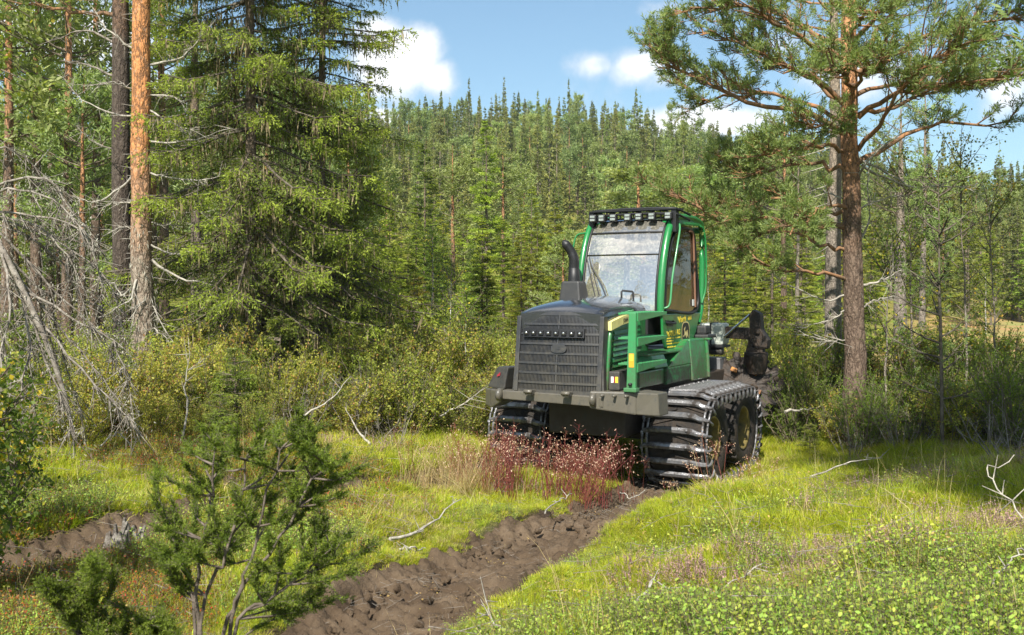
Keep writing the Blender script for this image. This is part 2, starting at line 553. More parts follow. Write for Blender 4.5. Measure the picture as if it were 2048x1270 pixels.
def bark_mat(name, low, high, z0, z1, crack, scale=1.0):
    """plated bark: low colour below z0 turning into high colour above z1"""
    m, nt, N, L = new_mat(name)
    p = N('ShaderNodeBsdfPrincipled'); p.inputs['Roughness'].default_value = .9; p.inputs['Specular IOR Level'].default_value = .15
    tc = N('ShaderNodeTexCoord'); se = N('ShaderNodeSeparateXYZ'); L(tc.outputs['Object'], se.inputs[0])
    nz = noise(N, L, 1.7, 5, .7)
    ad = N('ShaderNodeMath'); ad.operation = 'MULTIPLY_ADD'; L(nz, ad.inputs[0]); ad.inputs[1].default_value = 2.4; L(se.outputs['Z'], ad.inputs[2])
    c = mixc(N, L, mrange(N, L, ad.outputs[0], z0 + 1.2, z1 + 1.2), low, high)
    mp = N('ShaderNodeMapping'); mp.inputs['Scale'].default_value = (11 * scale, 11 * scale, 4.2 * scale); L(tc.outputs['Object'], mp.inputs[0])
    vo = N('ShaderNodeTexVoronoi'); vo.feature = 'DISTANCE_TO_EDGE'; vo.inputs['Scale'].default_value = 1.0
    nz2 = N('ShaderNodeTexNoise'); nz2.inputs['Scale'].default_value = 3; L(mp.outputs[0], nz2.inputs['Vector'])
    va = N('ShaderNodeVectorMath'); va.operation = 'ADD'; L(mp.outputs[0], va.inputs[0]); L(nz2.outputs['Color'], va.inputs[1])
    L(va.outputs[0], vo.inputs['Vector'])
    c = mixc(N, L, mrange(N, L, vo.outputs['Distance'], .0, .13, .85, 0), c, crack)
    c = mixc(N, L, mrange(N, L, noise(N, L, 9, 5, .7), .55, .75, 0, .55), c, tuple(min(1, q * 1.5 + .02) for q in low))
    L(c, p.inputs['Base Color'])
    b = N('ShaderNodeBump'); b.inputs['Strength'].default_value = .9; b.inputs['Distance'].default_value = .02
    L(mrange(N, L, vo.outputs['Distance'], 0, .3), b.inputs['Height']); L(b.outputs[0], p.inputs['Normal'])
    o = N('ShaderNodeOutputMaterial'); L(p.outputs[0], o.inputs[0])
    return m


M = {}
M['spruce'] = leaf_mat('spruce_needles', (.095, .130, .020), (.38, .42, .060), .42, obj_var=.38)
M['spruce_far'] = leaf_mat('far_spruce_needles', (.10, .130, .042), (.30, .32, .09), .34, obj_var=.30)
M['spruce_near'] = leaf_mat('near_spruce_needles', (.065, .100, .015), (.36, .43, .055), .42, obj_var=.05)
M['pine'] = leaf_mat('pine_needles', (.10, .15, .048), (.26, .33, .10), .36, obj_var=.1)
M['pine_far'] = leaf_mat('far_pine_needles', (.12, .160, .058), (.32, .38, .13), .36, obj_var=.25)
M['birch'] = leaf_mat('birch_leaves', (.075, .12, .018), (.23, .29, .04), .45, third=(.62, .44, .04))
M['yellow_spruce'] = leaf_mat('yellowing_needles', (.14, .14, .02), (.30, .26, .03), .3)
M['juniper'] = leaf_mat('juniper_needles', (.060, .100, .016), (.21, .28, .040), .38, obj_var=.15, spec=.12)
M['shrub'] = leaf_mat('shrub_leaves', (.18, .20, .035), (.48, .48, .08), .45, third=(.42, .24, .08))
M['moss'] = leaf_mat('hanging_lichen', (.13, .10, .055), (.36, .30, .17), .3, obj_var=.05)
M['grey_lichen'] = leaf_mat('grey_lichen', (.19, .18, .14), (.42, .41, .34), .2, obj_var=.05)
M['grass'] = leaf_mat('bog_grass', (.19, .235, .014), (.52, .54, .034), .42, obj_var=.30, third=(.52, .42, .15))
M['fallen'] = leaf_mat('fallen_leaves', (.20, .11, .05), (.48, .34, .11), .2, obj_var=.2)
M['straw'] = leaf_mat('dry_grass', (.34, .24, .10), (.58, .48, .26), .35, obj_var=.2)
M['bilberry'] = leaf_mat('bilberry_leaves', (.17, .25, .032), (.41, .50, .085), .42, obj_var=.35, third=(.36, .20, .05), spec=.4, th=(.95, .98))
M['redberry'] = leaf_mat('reddening_bilberry_leaves', (.10, .14, .02), (.28, .24, .04), .38, obj_var=.3, third=(.42, .11, .03), th=(.50, .62))
M['heather'] = leaf_mat('heather', (.20, .13, .09), (.55, .34, .34), .3, obj_var=.2)
M['heather_green'] = leaf_mat('heather_green', (.06, .08, .02), (.15, .17, .04), .3, obj_var=.2)
M['red_stem'] = leaf_mat('red_stems', (.13, .022, .022), (.30, .10, .07), .15, obj_var=.1)
M['seed'] = leaf_mat('pale_seed_heads', (.45, .24, .15), (.80, .62, .46), .3, obj_var=.1)
M['deadwood'] = simple_mat('bleached_wood', (.42, .39, .33), .85, 0, .2, col2=(.22, .20, .17), vscale=14, bump=.5, bscale=40)
M['greywood'] = simple_mat('grey_wood', (.30, .27, .23), .9, 0, .15, col2=(.13, .11, .09), vscale=10, bump=.6, bscale=30)
M['juniper_stem'] = simple_mat('juniper_stem', (.17, .14, .115), .9, 0, .15, col2=(.08, .065, .05), vscale=14, bump=.5)
M['stump'] = simple_mat('weathered_stump_wood', (.25, .23, .20), .9, 0, .15, col2=(.10, .085, .07), vscale=16, bump=.8, bscale=50)
M['twig'] = simple_mat('twig', (.11, .085, .055), .9, 0, .15, col2=(.19, .16, .12), vscale=6)
M['dark_twig'] = simple_mat('dark_twig', (.07, .055, .04), .9, 0, .15, col2=(.15, .13, .10), vscale=6)
M['pine_limb'] = simple_mat('pine_limb', (.34, .17, .08), .85, 0, .2, col2=(.16, .11, .07), vscale=5, bump=.5, bscale=25)
M['bark_orange'] = bark_mat('orange_pine_bark', (.27, .22, .17), (.52, .235, .095), 2.4, 4.6, (.075, .05, .035), .8)
M['bark_shaded'] = bark_mat('shaded_pine_bark', (.095, .075, .06), (.30, .16, .09), 6.5, 9.5, (.04, .03, .025))  # shade from the crowns above is put into this bark colour
M['bark_pine'] = bark_mat('pine_bark', (.16, .115, .085), (.50, .25, .12), 3.4, 6.0, (.06, .04, .03))
M['bark_grey'] = bark_mat('grey_bark', (.27, .23, .19), (.30, .24, .18), 3, 6, (.12, .10, .08), 1.4)
M['bark_spruce'] = bark_mat('spruce_bark', (.20, .165, .13), (.22, .17, .12), 3, 6, (.08, .06, .05), 2)
M['bark_birch'] = bark_mat('birch_bark', (.36, .34, .30), (.62, .60, .55), .2, 1.5, (.08, .07, .06), .8)


# ------------------------------------------------------------------ ground
def ground_mat():
    m, nt, N, L = new_mat('bog_ground')
    p = N('ShaderNodeBsdfPrincipled'); p.inputs['Roughness'].default_value = .95; p.inputs['Specular IOR Level'].default_value = .1
    geo = N('ShaderNodeNewGeometry')

    def gn(s, d=4, r=.6):
        n = N('ShaderNodeTexNoise'); n.inputs['Scale'].default_value = s; n.inputs['Detail'].default_value = d; n.inputs['Roughness'].default_value = r
        L(geo.outputs['Position'], n.inputs['Vector']); return n.outputs['Fac']
    c = mixc(N, L, mrange(N, L, gn(.7), .4, .62), (.125, .150, .028), (.22, .20, .050))
    c = mixc(N, L, mrange(N, L, gn(3.1, 5, .7), .52, .66), c, (.17, .105, .045))
    c = mixc(N, L, mrange(N, L, gn(14, 4, .7), .5, .62, 0, .7), c, (.27, .28, .06))
    c = mixc(N, L, mrange(N, L, gn(45, 3, .7), .52, .64, 0, .7), c, (.055, .060, .018))
    at = N('ShaderNodeAttribute'); at.attribute_name = 'mud'
    c = mixc(N, L, at.outputs['Fac'], c, (.060, .042, .030))
    at2 = N('ShaderNodeAttribute'); at2.attribute_name = 'heath'
    c = mixc(N, L, at2.outputs['Fac'], c, mixc(N, L, mrange(N, L, gn(.35, 5, .65), .42, .6), (.36, .22, .10), (.24, .25, .08)))
    L(c, p.inputs['Base Color'])
    b = N('ShaderNodeBump'); b.inputs['Strength'].default_value = .8; b.inputs['Distance'].default_value = .05
    L(gn(22, 5, .7), b.inputs['Height']); L(b.outputs[0], p.inputs['Normal'])
    o = N('ShaderNodeOutputMaterial'); L(p.outputs[0], o.inputs[0])
    return m


def grow(a, b, step, lim, g=1.09):
    core = list(np.arange(a, b + 1e-6, step))
    out = []; x = b; s = step
    while x < lim: s *= g; x += s; out.append(x)
    lo = []; x = a; s = step
    while x > -lim * .999: s *= g; x -= s; lo.append(x)
    return np.array(lo[::-1] + core + out)


gx = grow(-6.5, 6.5, .07, 420); gyy = grow(3.2, 16.5, .07, 700)
gyy = gyy[gyy > -60]
GX, GY = np.meshgrid(gx, gyy)
GH = ground_full(GX, GY)
nx, ny = len(gx), len(gyy)
idx = np.arange(nx * ny).reshape(ny, nx)
F = np.stack([idx[:-1, :-1], idx[:-1, 1:], idx[1:, 1:], idx[1:, :-1]], -1).reshape(-1, 4)
g = MB(); g.add(np.stack([GX, GY, GH], -1).reshape(-1, 3), F, 0, .5, True)
ground = g.build('ground', [ground_mat()])
tag(ground, kind='structure')
_n = (np.abs(GX.ravel()) < 8) & (GY.ravel() < 18) & (GY.ravel() > 1)
mud = np.zeros(nx * ny)
d1 = rut_dist(GX.ravel()[_n], GY.ravel()[_n], _R1); d2 = rut_dist(GX.ravel()[_n], GY.ravel()[_n], _R2)
mud[_n] = np.maximum(1 - sstep(d1, RW1 - .05, RW1 + .18), 1 - sstep(d2, RW2 - .05, RW2 + .12))
a = ground.data.attributes.new('mud', 'FLOAT', 'POINT'); a.data.foreach_set('value', mud.astype(np.float32))
he = sstep(GX / np.maximum(GY, 1), .36, .44) * sstep(GY, 32, 40) * (1 - sstep(GY, 80, 110))
he = np.maximum(he, sstep(GY, 25, 30) * (1 - sstep(GY, 42, 50)) * sstep(GX / np.maximum(GY, 1), .2, .25) * .8)
a = ground.data.attributes.new('heath', 'FLOAT', 'POINT'); a.data.foreach_set('value', he.ravel().astype(np.float32))


def mud_mat():
    m, nt, N, L = new_mat('wet_peat')
    p = N('ShaderNodeBsdfPrincipled'); p.inputs['Specular IOR Level'].default_value = .15
    c = mixc(N, L, mrange(N, L, noise(N, L, 2.3, 6, .65), .4, .65), (.085, .058, .036), (.150, .108, .070))
    c = mixc(N, L, mrange(N, L, noise(N, L, 26, 5, .75), .54, .68, 0, .8), c, (.070, .048, .034))
    c = mixc(N, L, mrange(N, L, noise(N, L, 60, 3, .8), .64, .70, 0, .75), c, (.30, .23, .15))
    L(c, p.inputs['Base Color'])
    L(mrange(N, L, noise(N, L, 5, 4, .6), .4, .6, .55, .95), p.inputs['Roughness'])
    b = N('ShaderNodeBump'); b.inputs['Strength'].default_value = .9; b.inputs['Distance'].default_value = .03
    L(noise(N, L, 34, 6, .75), b.inputs['Height']); L(b.outputs[0], p.inputs['Normal'])
    o = N('ShaderNodeOutputMaterial'); L(p.outputs[0], o.inputs[0])
    return m


M['mud'] = mud_mat()


def mud_strip(name, path, hw, depth, du=.024, sd=0):
    L_ = np.sum(np.linalg.norm(np.diff(catmull(path, 300), axis=0), axis=1))
    ns = int(L_ / du); nu = int(2 * (hw + .12) / du)
    C = catmull(path, ns)
    T = unit(np.gradient(C, axis=0)); Nn = np.stack([-T[:, 1], T[:, 0]], 1)
    u = np.linspace(-hw - .12, hw + .12, nu)
    X = C[:, 0][:, None] + Nn[:, 0][:, None] * u; Y = C[:, 1][:, None] + Nn[:, 1][:, None] * u
    S = (np.arange(ns) * du)[:, None] + 0 * u
    base = ground_h(X.ravel(), Y.ravel(), False).reshape(X.shape)
    e = np.abs(u)[None] + .09 * fbm(X, Y, .4, 5, 2)
    prof = -depth * (1 - sstep(e, hw - .32, hw - .02)) - .16 * sstep(e, hw - .02, hw + .10)
    # arched lug prints pressed by the track bars
    ph = (S + .22 * (u[None] / hw) ** 2 + .12 * fbm(X, Y, .9, 2, 3)) / .21
    rid = (np.abs(((ph % 1) - .5)) * 2)
    rid = sstep(rid, .25, .85)
    mask = sstep(vnoise(X, Y, .8, 4), .22, .5)
    inner = (1 - sstep(np.abs(u)[None], hw - .2, hw))
    Z = base + prof + .085 * (rid - .5) * mask * (.45 + .55 * sstep(np.abs(u)[None], .0, hw * .5)) * (1 - sstep(e, hw - .28, hw - .06))
    Z = Z + .10 * fbm(X, Y, .5, 6, 4) * (.5 + .5 * inner) + .055 * np.abs(fbm(X, Y, .13, 1, 3)) + .035 * fbm(X, Y, .055, 3, 2)
    Z = Z + .05 * (np.abs(fbm(X, Y, .22, 2, 3)) - .2) + .012 * fbm(X, Y, .03, 5, 1)
    clod = sstep(vnoise(X, Y, .17, 7), .62, .85) * sstep(np.abs(u)[None], hw * .35, hw * .9) * (1 - sstep(e, hw, hw + .06))
    Z = Z + .07 * clod
    idx = np.arange(ns * nu).reshape(ns, nu)
    F = np.stack([idx[:-1, :-1], idx[:-1, 1:], idx[1:, 1:], idx[1:, :-1]], -1).reshape(-1, 4)
    mb = MB(); mb.add(np.stack([X, Y, Z], -1).reshape(-1, 3), F[:, ::-1], 0, .5, True)
    o = mb.build(name, [M['mud']])
    tag(o, kind='structure')
    return o


mud_strip('mud_track', RUT1, RW1, .09)
mud_strip('mud_track', RUT2, RW2, .10, .03)


# ------------------------------------------------------------------ scattering of uncountable growth
def scatter(name, protos, P, rot, scl, idx, label=None, cat=None):
    pc = bpy.data.collections.new(name + '_kinds')
    for i, p in enumerate(protos):
        pc.objects.link(p)
    me = bpy.data.meshes.new(name)
    me.vertices.add(len(P)); me.vertices.foreach_set('co', np.asarray(P, np.float32).ravel())
    a = me.attributes.new('rot', 'FLOAT_VECTOR', 'POINT'); a.data.foreach_set('vector', np.asarray(rot, np.float32).ravel())
    a = me.attributes.new('scl', 'FLOAT_VECTOR', 'POINT'); a.data.foreach_set('vector', np.asarray(scl, np.float32).ravel())
    a = me.attributes.new('idx', 'INT', 'POINT'); a.data.foreach_set('value', np.asarray(idx, np.int32))
    o = bpy.data.objects.new(name, me); COL.objects.link(o)
    nt = bpy.data.node_groups.new(name + '_scatter', 'GeometryNodeTree')
    nt.interface.new_socket('Geometry', in_out='INPUT', socket_type='NodeSocketGeometry')
    nt.interface.new_socket('Geometry', in_out='OUTPUT', socket_type='NodeSocketGeometry')
    N, L = nt.nodes.new, nt.links.new
    gi = N('NodeGroupInput'); go = N('NodeGroupOutput')
    ci = N('GeometryNodeCollectionInfo'); ci.inputs[0].default_value = pc
    ci.inputs['Separate Children'].default_value = True; ci.inputs['Reset Children'].default_value = True
    ip = N('GeometryNodeInstanceOnPoints'); ip.inputs['Pick Instance'].default_value = True

    def att(nm, ty):
        n = N('GeometryNodeInputNamedAttribute'); n.data_type = ty; n.inputs['Name'].default_value = nm
        return n.outputs[0]
    L(gi.outputs[0], ip.inputs['Points']); L(ci.outputs[0], ip.inputs['Instance'])
    L(att('idx', 'INT'), ip.inputs['Instance Index'])
    L(att('rot', 'FLOAT_VECTOR'), ip.inputs['Rotation']); L(att('scl', 'FLOAT_VECTOR'), ip.inputs['Scale'])
    L(ip.outputs[0], go.inputs[0])
    md = o.modifiers.new('scatter', 'NODES'); md.node_group = nt
    tag(o, label, cat, kind='stuff')
    return o


def proto(mb, name, mats):
    return bpy.data.objects.new(name, mb.mesh(name, mats))


def blade_clump(rs, n, h, r, w, lean=.5, hv=.4):
    mb = MB()
    a = rs.rand(n) * 6.283; rr = r * np.sqrt(rs.rand(n))
    P = np.stack([rr * np.cos(a), rr * np.sin(a), np.full(n, -.02)], 1)
    b = a + rs.normal(size=n) * .8
    ln = lean * (.2 + rs.rand(n))
    hh = h * (1 - hv + hv * 2 * rs.rand(n))
    out = np.stack([np.cos(b), np.sin(b), np.zeros(n)], 1)
    side = np.stack([-np.sin(b + rs.normal(size=n)), np.cos(b), np.zeros(n)], 1); side = unit(side)
    t = [0, .4, .75, 1]
    pts = [P + out * (ln * hh * (q ** 2))[:, None] + np.array([0, 0, 1.]) * (hh * (q - .25 * ln * q * q))[:, None] for q in t]
    ww = w * (.7 + .6 * rs.rand(n))[:, None]
    V = np.stack([pts[0] - side * ww * .5, pts[0] + side * ww * .5, pts[1] - side * ww * .5, pts[1] + side * ww * .5,
                  pts[2] - side * ww * .32, pts[2] + side * ww * .32, pts[3]], 1)
    o = (np.arange(n) * 7)[:, None]
    q1 = np.concatenate([o + np.array([[0, 1, 3, 2]]), o + np.array([[2, 3, 5, 4]])])
    tr = o + np.array([[4, 5, 6]])
    ti = np.clip(rs.rand(n), 0, 1)
    # one vertex block shared by quads and tris
    mb.v.append(V.reshape(-1, 3).astype(np.float32))
    mb.f.append((q1.astype(np.int32), 0, np.concatenate([ti, ti]).astype(np.float32), False))
    mb.f.append((tr.astype(np.int32), 0, ti.astype(np.float32), False))
    mb.n += n * 7
    return mb


def berry_clump(rs, n, h, r, leaf, mat_wood=1):
    """low dwarf shrub: wiry stems with small oval leaves"""
    mb = MB()
    a = rs.rand(n) * 6.283; rr = r * np.sqrt(rs.rand(n))
    A = np.stack([rr * np.cos(a), rr * np.sin(a), np.full(n, -.03)], 1)
    hh = h * (.5 + .7 * rs.rand(n))
    B = A + np.stack([np.cos(a) * .35 * hh, np.sin(a) * .35 * hh, hh], 1) + rs.normal(size=(n, 3)) * .02
    tubes_many(mb, A, B, .0016, .0008, 3, mat_wood)
    per = 9
    t = (.25 + .75 * (np.arange(per) + rs.rand(n, per)) / per)
    base = A[:, None] + (B - A)[:, None] * t[..., None]
    d = unit(rs.normal(size=(n, per, 3)) * np.array([1, 1, .5]) + np.array([0, 0, .45]))
    m = n * per
    P = base.reshape(-1, 3); D = d.reshape(-1, 3)
    S = unit(np.cross(D, rs.normal(size=(m, 3)) * .5 + np.array([0, 0, 1.])))
    L = leaf * (.7 + .6 * rs.rand(m))[:, None]; Wd = L * .58
    V = np.stack([P, P + D * L * .3 + S * Wd * .45, P + D * L * .7 + S * Wd * .42, P + D * L, P + D * L * .7 - S * Wd * .42, P + D * L * .3 - S * Wd * .45], 1)
    mb.add(V.reshape(-1, 3), np.arange(m * 6).reshape(m, 6), 0, rs.rand(m))
    return mb


def heather_clump(rs, n, h, r):
    mb = MB()
    a = rs.rand(n) * 6.283; rr = r * np.sqrt(rs.rand(n))
    A = np.stack([rr * np.cos(a), rr * np.sin(a), np.full(n, -.03)], 1)
    hh = h * (.55 + .6 * rs.rand(n))
    B = A + np.stack([np.cos(a) * .3 * hh, np.sin(a) * .3 * hh, hh], 1) + rs.normal(size=(n, 3)) * .02
    tubes_many(mb, A, B, .0018, .0008, 3, 2)
    Mid = A + (B - A) * .45
    sprays(mb, A + (B - A) * .1, Mid, 10, .012, .005, 40, 1, .5, rs)
    sprays(mb, Mid, B, 14, .011, .007, 55, 0, .65, rs)
    return mb


rs = np.random.RandomState(11)
grass_p = [proto(blade_clump(rs, 40, .095, .11, .0042, 1.2), 'grass_tuft', [M['grass']]) for _ in range(3)] + \
          [proto(blade_clump(rs, 30, .15, .08, .0040, 1.1), 'grass_tuft_tall', [M['grass']]) for _ in range(2)]
moss_p = [proto(blade_clump(rs, 44, .055, .12, .007, 1.2), 'moss_tuft', [M['grass']]) for _ in range(2)]
berry_p = [proto(berry_clump(rs, n_b, h_b, .12, l_b), 'bilberry_sprig', [M['bilberry'], M['twig']]) for n_b, h_b, l_b in ((26, .13, .012), (21, .17, .0165), (17, .20, .0185))]
red_p = [proto(berry_clump(rs, 15, .13, .11, .015), 'red_bilberry_sprig', [M['redberry'], M['twig']]) for _ in range(2)]
heath_p = [proto(heather_clump(rs, 16, .17, .09), 'heather_sprig', [M['heather'], M['heather_green'], M['twig']]) for _ in range(2)]
straw_p = []
for _ in range(3):
    mb = blade_clump(rs, 4, .46, .14, .0030, .7, .5)
    straw_p.append(proto(mb, 'straw_stalk', [M['straw']]))


def wedge_points(n, z0, z1, p=1.0, rs=rs):
    """random points on the ground that lie in or close to the view, density falling with distance ** p"""
    Z = []
    u = rs.rand(n)
    k = 2 - p
    Z = (z0 ** k + u * (z1 ** k - z0 ** k)) ** (1 / k) if abs(k) > 1e-6 else z0 * (z1 / z0) ** u
    X = (rs.rand(n) * 2 - 1) * .56 * Z + rs.normal(size=n) * .1
    return X, Z


def place(n, z0, z1, p, dens, minrut=.02, tilt=.12, sc=(.7, 1.3), far_scale=0.0, rs=rs):
    X, Y = wedge_points(n, z0, z1, p, rs)
    keep = rs.rand(n) < dens(X, Y)
    X, Y = X[keep], Y[keep]
    wob = .10 * fbm(X, Y, .5, 5, 2)
    d1 = rut_dist(X, Y, _R1) + wob - RW1; d2 = rut_dist(X, Y, _R2) + wob - RW2
    k = (d1 > minrut) & (d2 > minrut)
    X, Y = X[k], Y[k]
    Z = ground_full(X, Y)
    m = len(X)
    rot = np.stack([rs.normal(size=m) * tilt, rs.normal(size=m) * tilt, rs.rand(m) * 6.283], 1)
    s = (sc[0] + (sc[1] - sc[0]) * rs.rand(m)) * (1 + far_scale * np.clip(Y - 6, 0, 20)) * (.45 + .55 * sstep(d1[k], 0, .7)) * (.75 + .5 * vnoise(X, Y, .7, 3))
    return np.stack([X, Y, Z], 1), rot, s[:, None] * np.ones((1, 3))


def berry_zone(X, Y):
    # lower right slope, a patch at the lower middle and patches at the left
    d = sstep(X - .02 * Y, .15, .9) * (1 - sstep(Y + .12 * np.abs(X - 2.2) + .5 * fbm(X, Y, .9, 3, 2), 5.5, 6.7))
    d = np.maximum(d, .8 * np.exp(-((X + .1) / .4) ** 2 - ((Y - 5.6) / .4) ** 2))
    d = np.maximum(d, .35 * sstep(vnoise(X, Y, .9, 2), .6, .75))
    return d


def red_zone(X, Y):
    d = sstep(-X / np.maximum(Y, 1), .26, .36) * (1 - sstep(Y, 8, 9.5))
    d = np.maximum(d, .75 * sstep(vnoise(X, Y, 1.2, 5), .5, .7) * sstep(-X, .6, 2))
    return d


def heather_zone(X, Y):
    d = np.exp(-((Y - 7.3 + .12 * (X - 2)) / .6) ** 2) * sstep(X, .6, 1.4)
    d = np.maximum(d, .25 * sstep(vnoise(X, Y, .8, 6), .6, .75))
    d = np.maximum(d, .8 * np.exp(-((X - 4.2) / 1.0) ** 2 - ((Y - 10.6) / .5) ** 2))
    d = np.maximum(d, .6 * np.exp(-((X - 2.1) / .4) ** 2 - ((Y - 11.6) / .6) ** 2))
    return d


P, r, s = place(64000, 3.6, 24, 1.15, lambda X, Y: (.75 + .25 * sstep(vnoise(X, Y, .6, 0), .3, .6)) * (1 - .45 * np.clip(berry_zone(X, Y), 0, 1)), far_scale=.035, sc=(.55, 1.15))
patch = sstep(fbm(P[:, 0], P[:, 1], 1.6, 2, 3), -.3, .5)
ix = np.where(rs.rand(len(P)) < .18 + .2 * patch, 3 + rs.randint(0, 2, len(P)), rs.randint(0, 3, len(P)))
scatter('grass', grass_p, P, r, s, ix)
P, r, s = place(26000, 3.6, 16, 1.3, lambda X, Y: .9 + 0 * X, far_scale=.03, minrut=-.06)
scatter('moss', moss_p, P, r, s, rs.randint(0, 2, len(P)))
P, r, s = place(26000, 3.4, 11, 1.0, berry_zone, sc=(.6, 1.35), far_scale=.02)
scatter('bilberry_undergrowth', berry_p, P, r, s, rs.randint(0, 3, len(P)))
P, r, s = place(20000, 3.8, 15, 1.0, red_zone, sc=(.7, 1.2), far_scale=.02)
scatter('reddening_undergrowth', red_p, P, r, s, rs.randint(0, 2, len(P)))
P, r, s = place(5500, 4.0, 15, 1.0, heather_zone, sc=(.7, 1.2), far_scale=.02)
scatter('heather_undergrowth', heath_p, P, r, s, rs.randint(0, 2, len(P)))
mbl = MB(); n_ = 9
leaves(mbl, np.stack([rs.normal(size=n_) * .12, rs.normal(size=n_) * .12, .03 + .06 * rs.rand(n_)], 1), rs.normal(size=(n_, 3)) * [1, 1, .2], .03, .019, 0, rs.rand(n_), rs, flat=.6)
mbt = MB(); n_ = 7; A_ = np.stack([rs.normal(size=n_) * .15, rs.normal(size=n_) * .15, .02 + .05 * rs.rand(n_)], 1)
tubes_many(mbt, A_, A_ + rs.normal(size=(n_, 3)) * [.10, .10, .03], .003, .0015, 3, 0)
lit = [proto(mbl, 'litter_leaves', [M['fallen']]), proto(mbt, 'litter_twigs', [M['greywood']])]
dry_p = [proto(blade_clump(rs, 26, .13, .10, .004, 1.3), 'dry_tuft', [M['straw']]) for _ in range(2)]
P, r, s = place(15000, 3.8, 20, 1.1, lambda X, Y: np.clip(1.3 * sstep(vnoise(X, Y, .55, 6) * .6 + vnoise(X, Y, 1.9, 7) * .5, .58, .80) + .06, 0, 1), far_scale=.03, sc=(.5, 1.1))
scatter('dry_grass', dry_p, P, r, s, rs.randint(0, 2, len(P)))
P, r, s = place(6500, 3.8, 15, 1.1, lambda X, Y: .6 + 0 * X, minrut=-.3, sc=(.6, 1.2))
scatter('forest_litter', lit, P, r, s, rs.randint(0, 2, len(P)))
P, r, s = place(1000, 4.2, 18, 1.0, lambda X, Y: .5 + .5 * sstep(vnoise(X, Y, .7, 1), .4, .6), tilt=.25, minrut=-.35, sc=(.6, 1.15))
scatter('dry_grass_stalks', straw_p, P, r, s, rs.randint(0, 3, len(P)))


# ------------------------------------------------------------------ the forestry machine
GREEN = (.012, .180, .044)
M['green'] = paint_mat('green_paint', GREEN, (.095, .085, .05), .50)
M['green_clean'] = paint_mat('green_door_paint', GREEN, (.08, .08, .045), .25, .30)
M['mint'] = paint_mat('mint_green_paint', (.036, .235, .082), (.10, .12, .06), .25, .4)  # paler mint green than the body panels
M['grille'] = paint_mat('grille_plastic', (.026, .027, .030), (.10, .09, .07), .38, .45, coat=.1)
M['hood'] = paint_mat('dark_hood_paint', (.020, .022, .027), (.10, .095, .085), .16, .12, coat=1.0)
M['darkplastic'] = paint_mat('dark_plastic', (.022, .023, .024), (.10, .09, .07), .30, .55, coat=0)
M['black'] = simple_mat('black_plastic', (.010, .010, .011), .5, 0, .5, var=.2)
M['void'] = simple_mat('dark_backing', (.016, .016, .017), .9, 0, .1)
M['bumper'] = paint_mat('scuffed_bumper_steel', (.055, .055, .050), (.14, .125, .095), .55, .42, 2.2, coat=.3)
M['steel_muddy'] = paint_mat('muddy_steel', (.030, .028, .026), (.055, .040, .028), .9, .6, 4, coat=0)
M['chrome'] = simple_mat('chrome_rod', (.75, .76, .80), .12, 1.0)
M['yellow'] = simple_mat('yellow_decal', (.80, .62, .06), .5, 0, .3, var=.15)
M['cream'] = simple_mat('pale_yellow_decal', (.82, .74, .30), .5, 0, .3, var=.15)
M['decal_black'] = simple_mat('black_decal', (.012, .011, .010), .45, 0, .4)
M['decal_gold'] = simple_mat('gold_decal', (.78, .62, .28), .45, 0, .4)
M['orange'] = simple_mat('orange_decal', (.85, .33, .03), .5, 0, .3)
M['white'] = simple_mat('white_decal', (.78, .78, .76), .5, 0, .3)
M['red'] = simple_mat('red_decal', (.30, .03, .04), .5, 0, .3)
M['lens'] = simple_mat('lamp_lens', (.50, .50, .44), .12, .6, .8, var=.3, vscale=60)
M['lensglass'] = simple_mat('lamp_reflector', (.85, .85, .83), .1, .8)
M['rubber'] = simple_mat('muddy_rubber', (.014, .013, .012), .8, 0, .3, col2=(.036, .027, .020), vscale=5, bump=.8, bscale=22)
M['rim'] = simple_mat('muddy_yellow_rim', (.20, .145, .03), .7, 0, .3, col2=(.045, .042, .028), vscale=3.2, bump=.3)
M['track'] = None
M['peat'] = simple_mat('caked_peat', (.040, .030, .022), .95, 0, .1, col2=(.075, .055, .038), vscale=12, bump=1., bscale=25)
M['tankwhite'] = simple_mat('milky_plastic_tank', (.52, .55, .50), .4, 0, .5, col2=(.36, .39, .33), vscale=5)
M['rust'] = simple_mat('dark_rusty_steel', (.022, .018, .015), .65, 0, .4, col2=(.045, .030, .020), vscale=6, bump=.4)
M['amberdirt'] = simple_mat('orange_worn_paint', (.50, .19, .02), .6, 0, .4, col2=(.03, .02, .015), vscale=7)
M['seat'] = simple_mat('seat_fabric', (.035, .035, .04), .9, 0, .2)
M['beige'] = simple_mat('beige_cab_lining', (.60, .50, .36), .8, 0, .2, var=.25, vscale=4)


def track_mat():
    m, nt, N, L = new_mat('worn_track_steel')
    p = N('ShaderNodeBsdfPrincipled'); p.inputs['Metallic'].default_value = .55
    f = mrange(N, L, noise(N, L, 7, 6, .7), .42, .62)
    L(mixc(N, L, f, (.23, .23, .24), (.030, .024, .020)), p.inputs['Base Color'])
    L(mrange(N, L, f, 0, 1, .30, .85), p.inputs['Roughness'])
    mt = mrange(N, L, f, 0, 1, .7, 0); L(mt, p.inputs['Metallic'])
    b = N('ShaderNodeBump'); b.inputs['Strength'].default_value = .5; b.inputs['Distance'].default_value = .01
    L(noise(N, L, 40, 4, .6), b.inputs['Height']); L(b.outputs[0], p.inputs['Normal'])
    o = N('ShaderNodeOutputMaterial'); L(p.outputs[0], o.inputs[0])
    return m


M['track'] = track_mat()


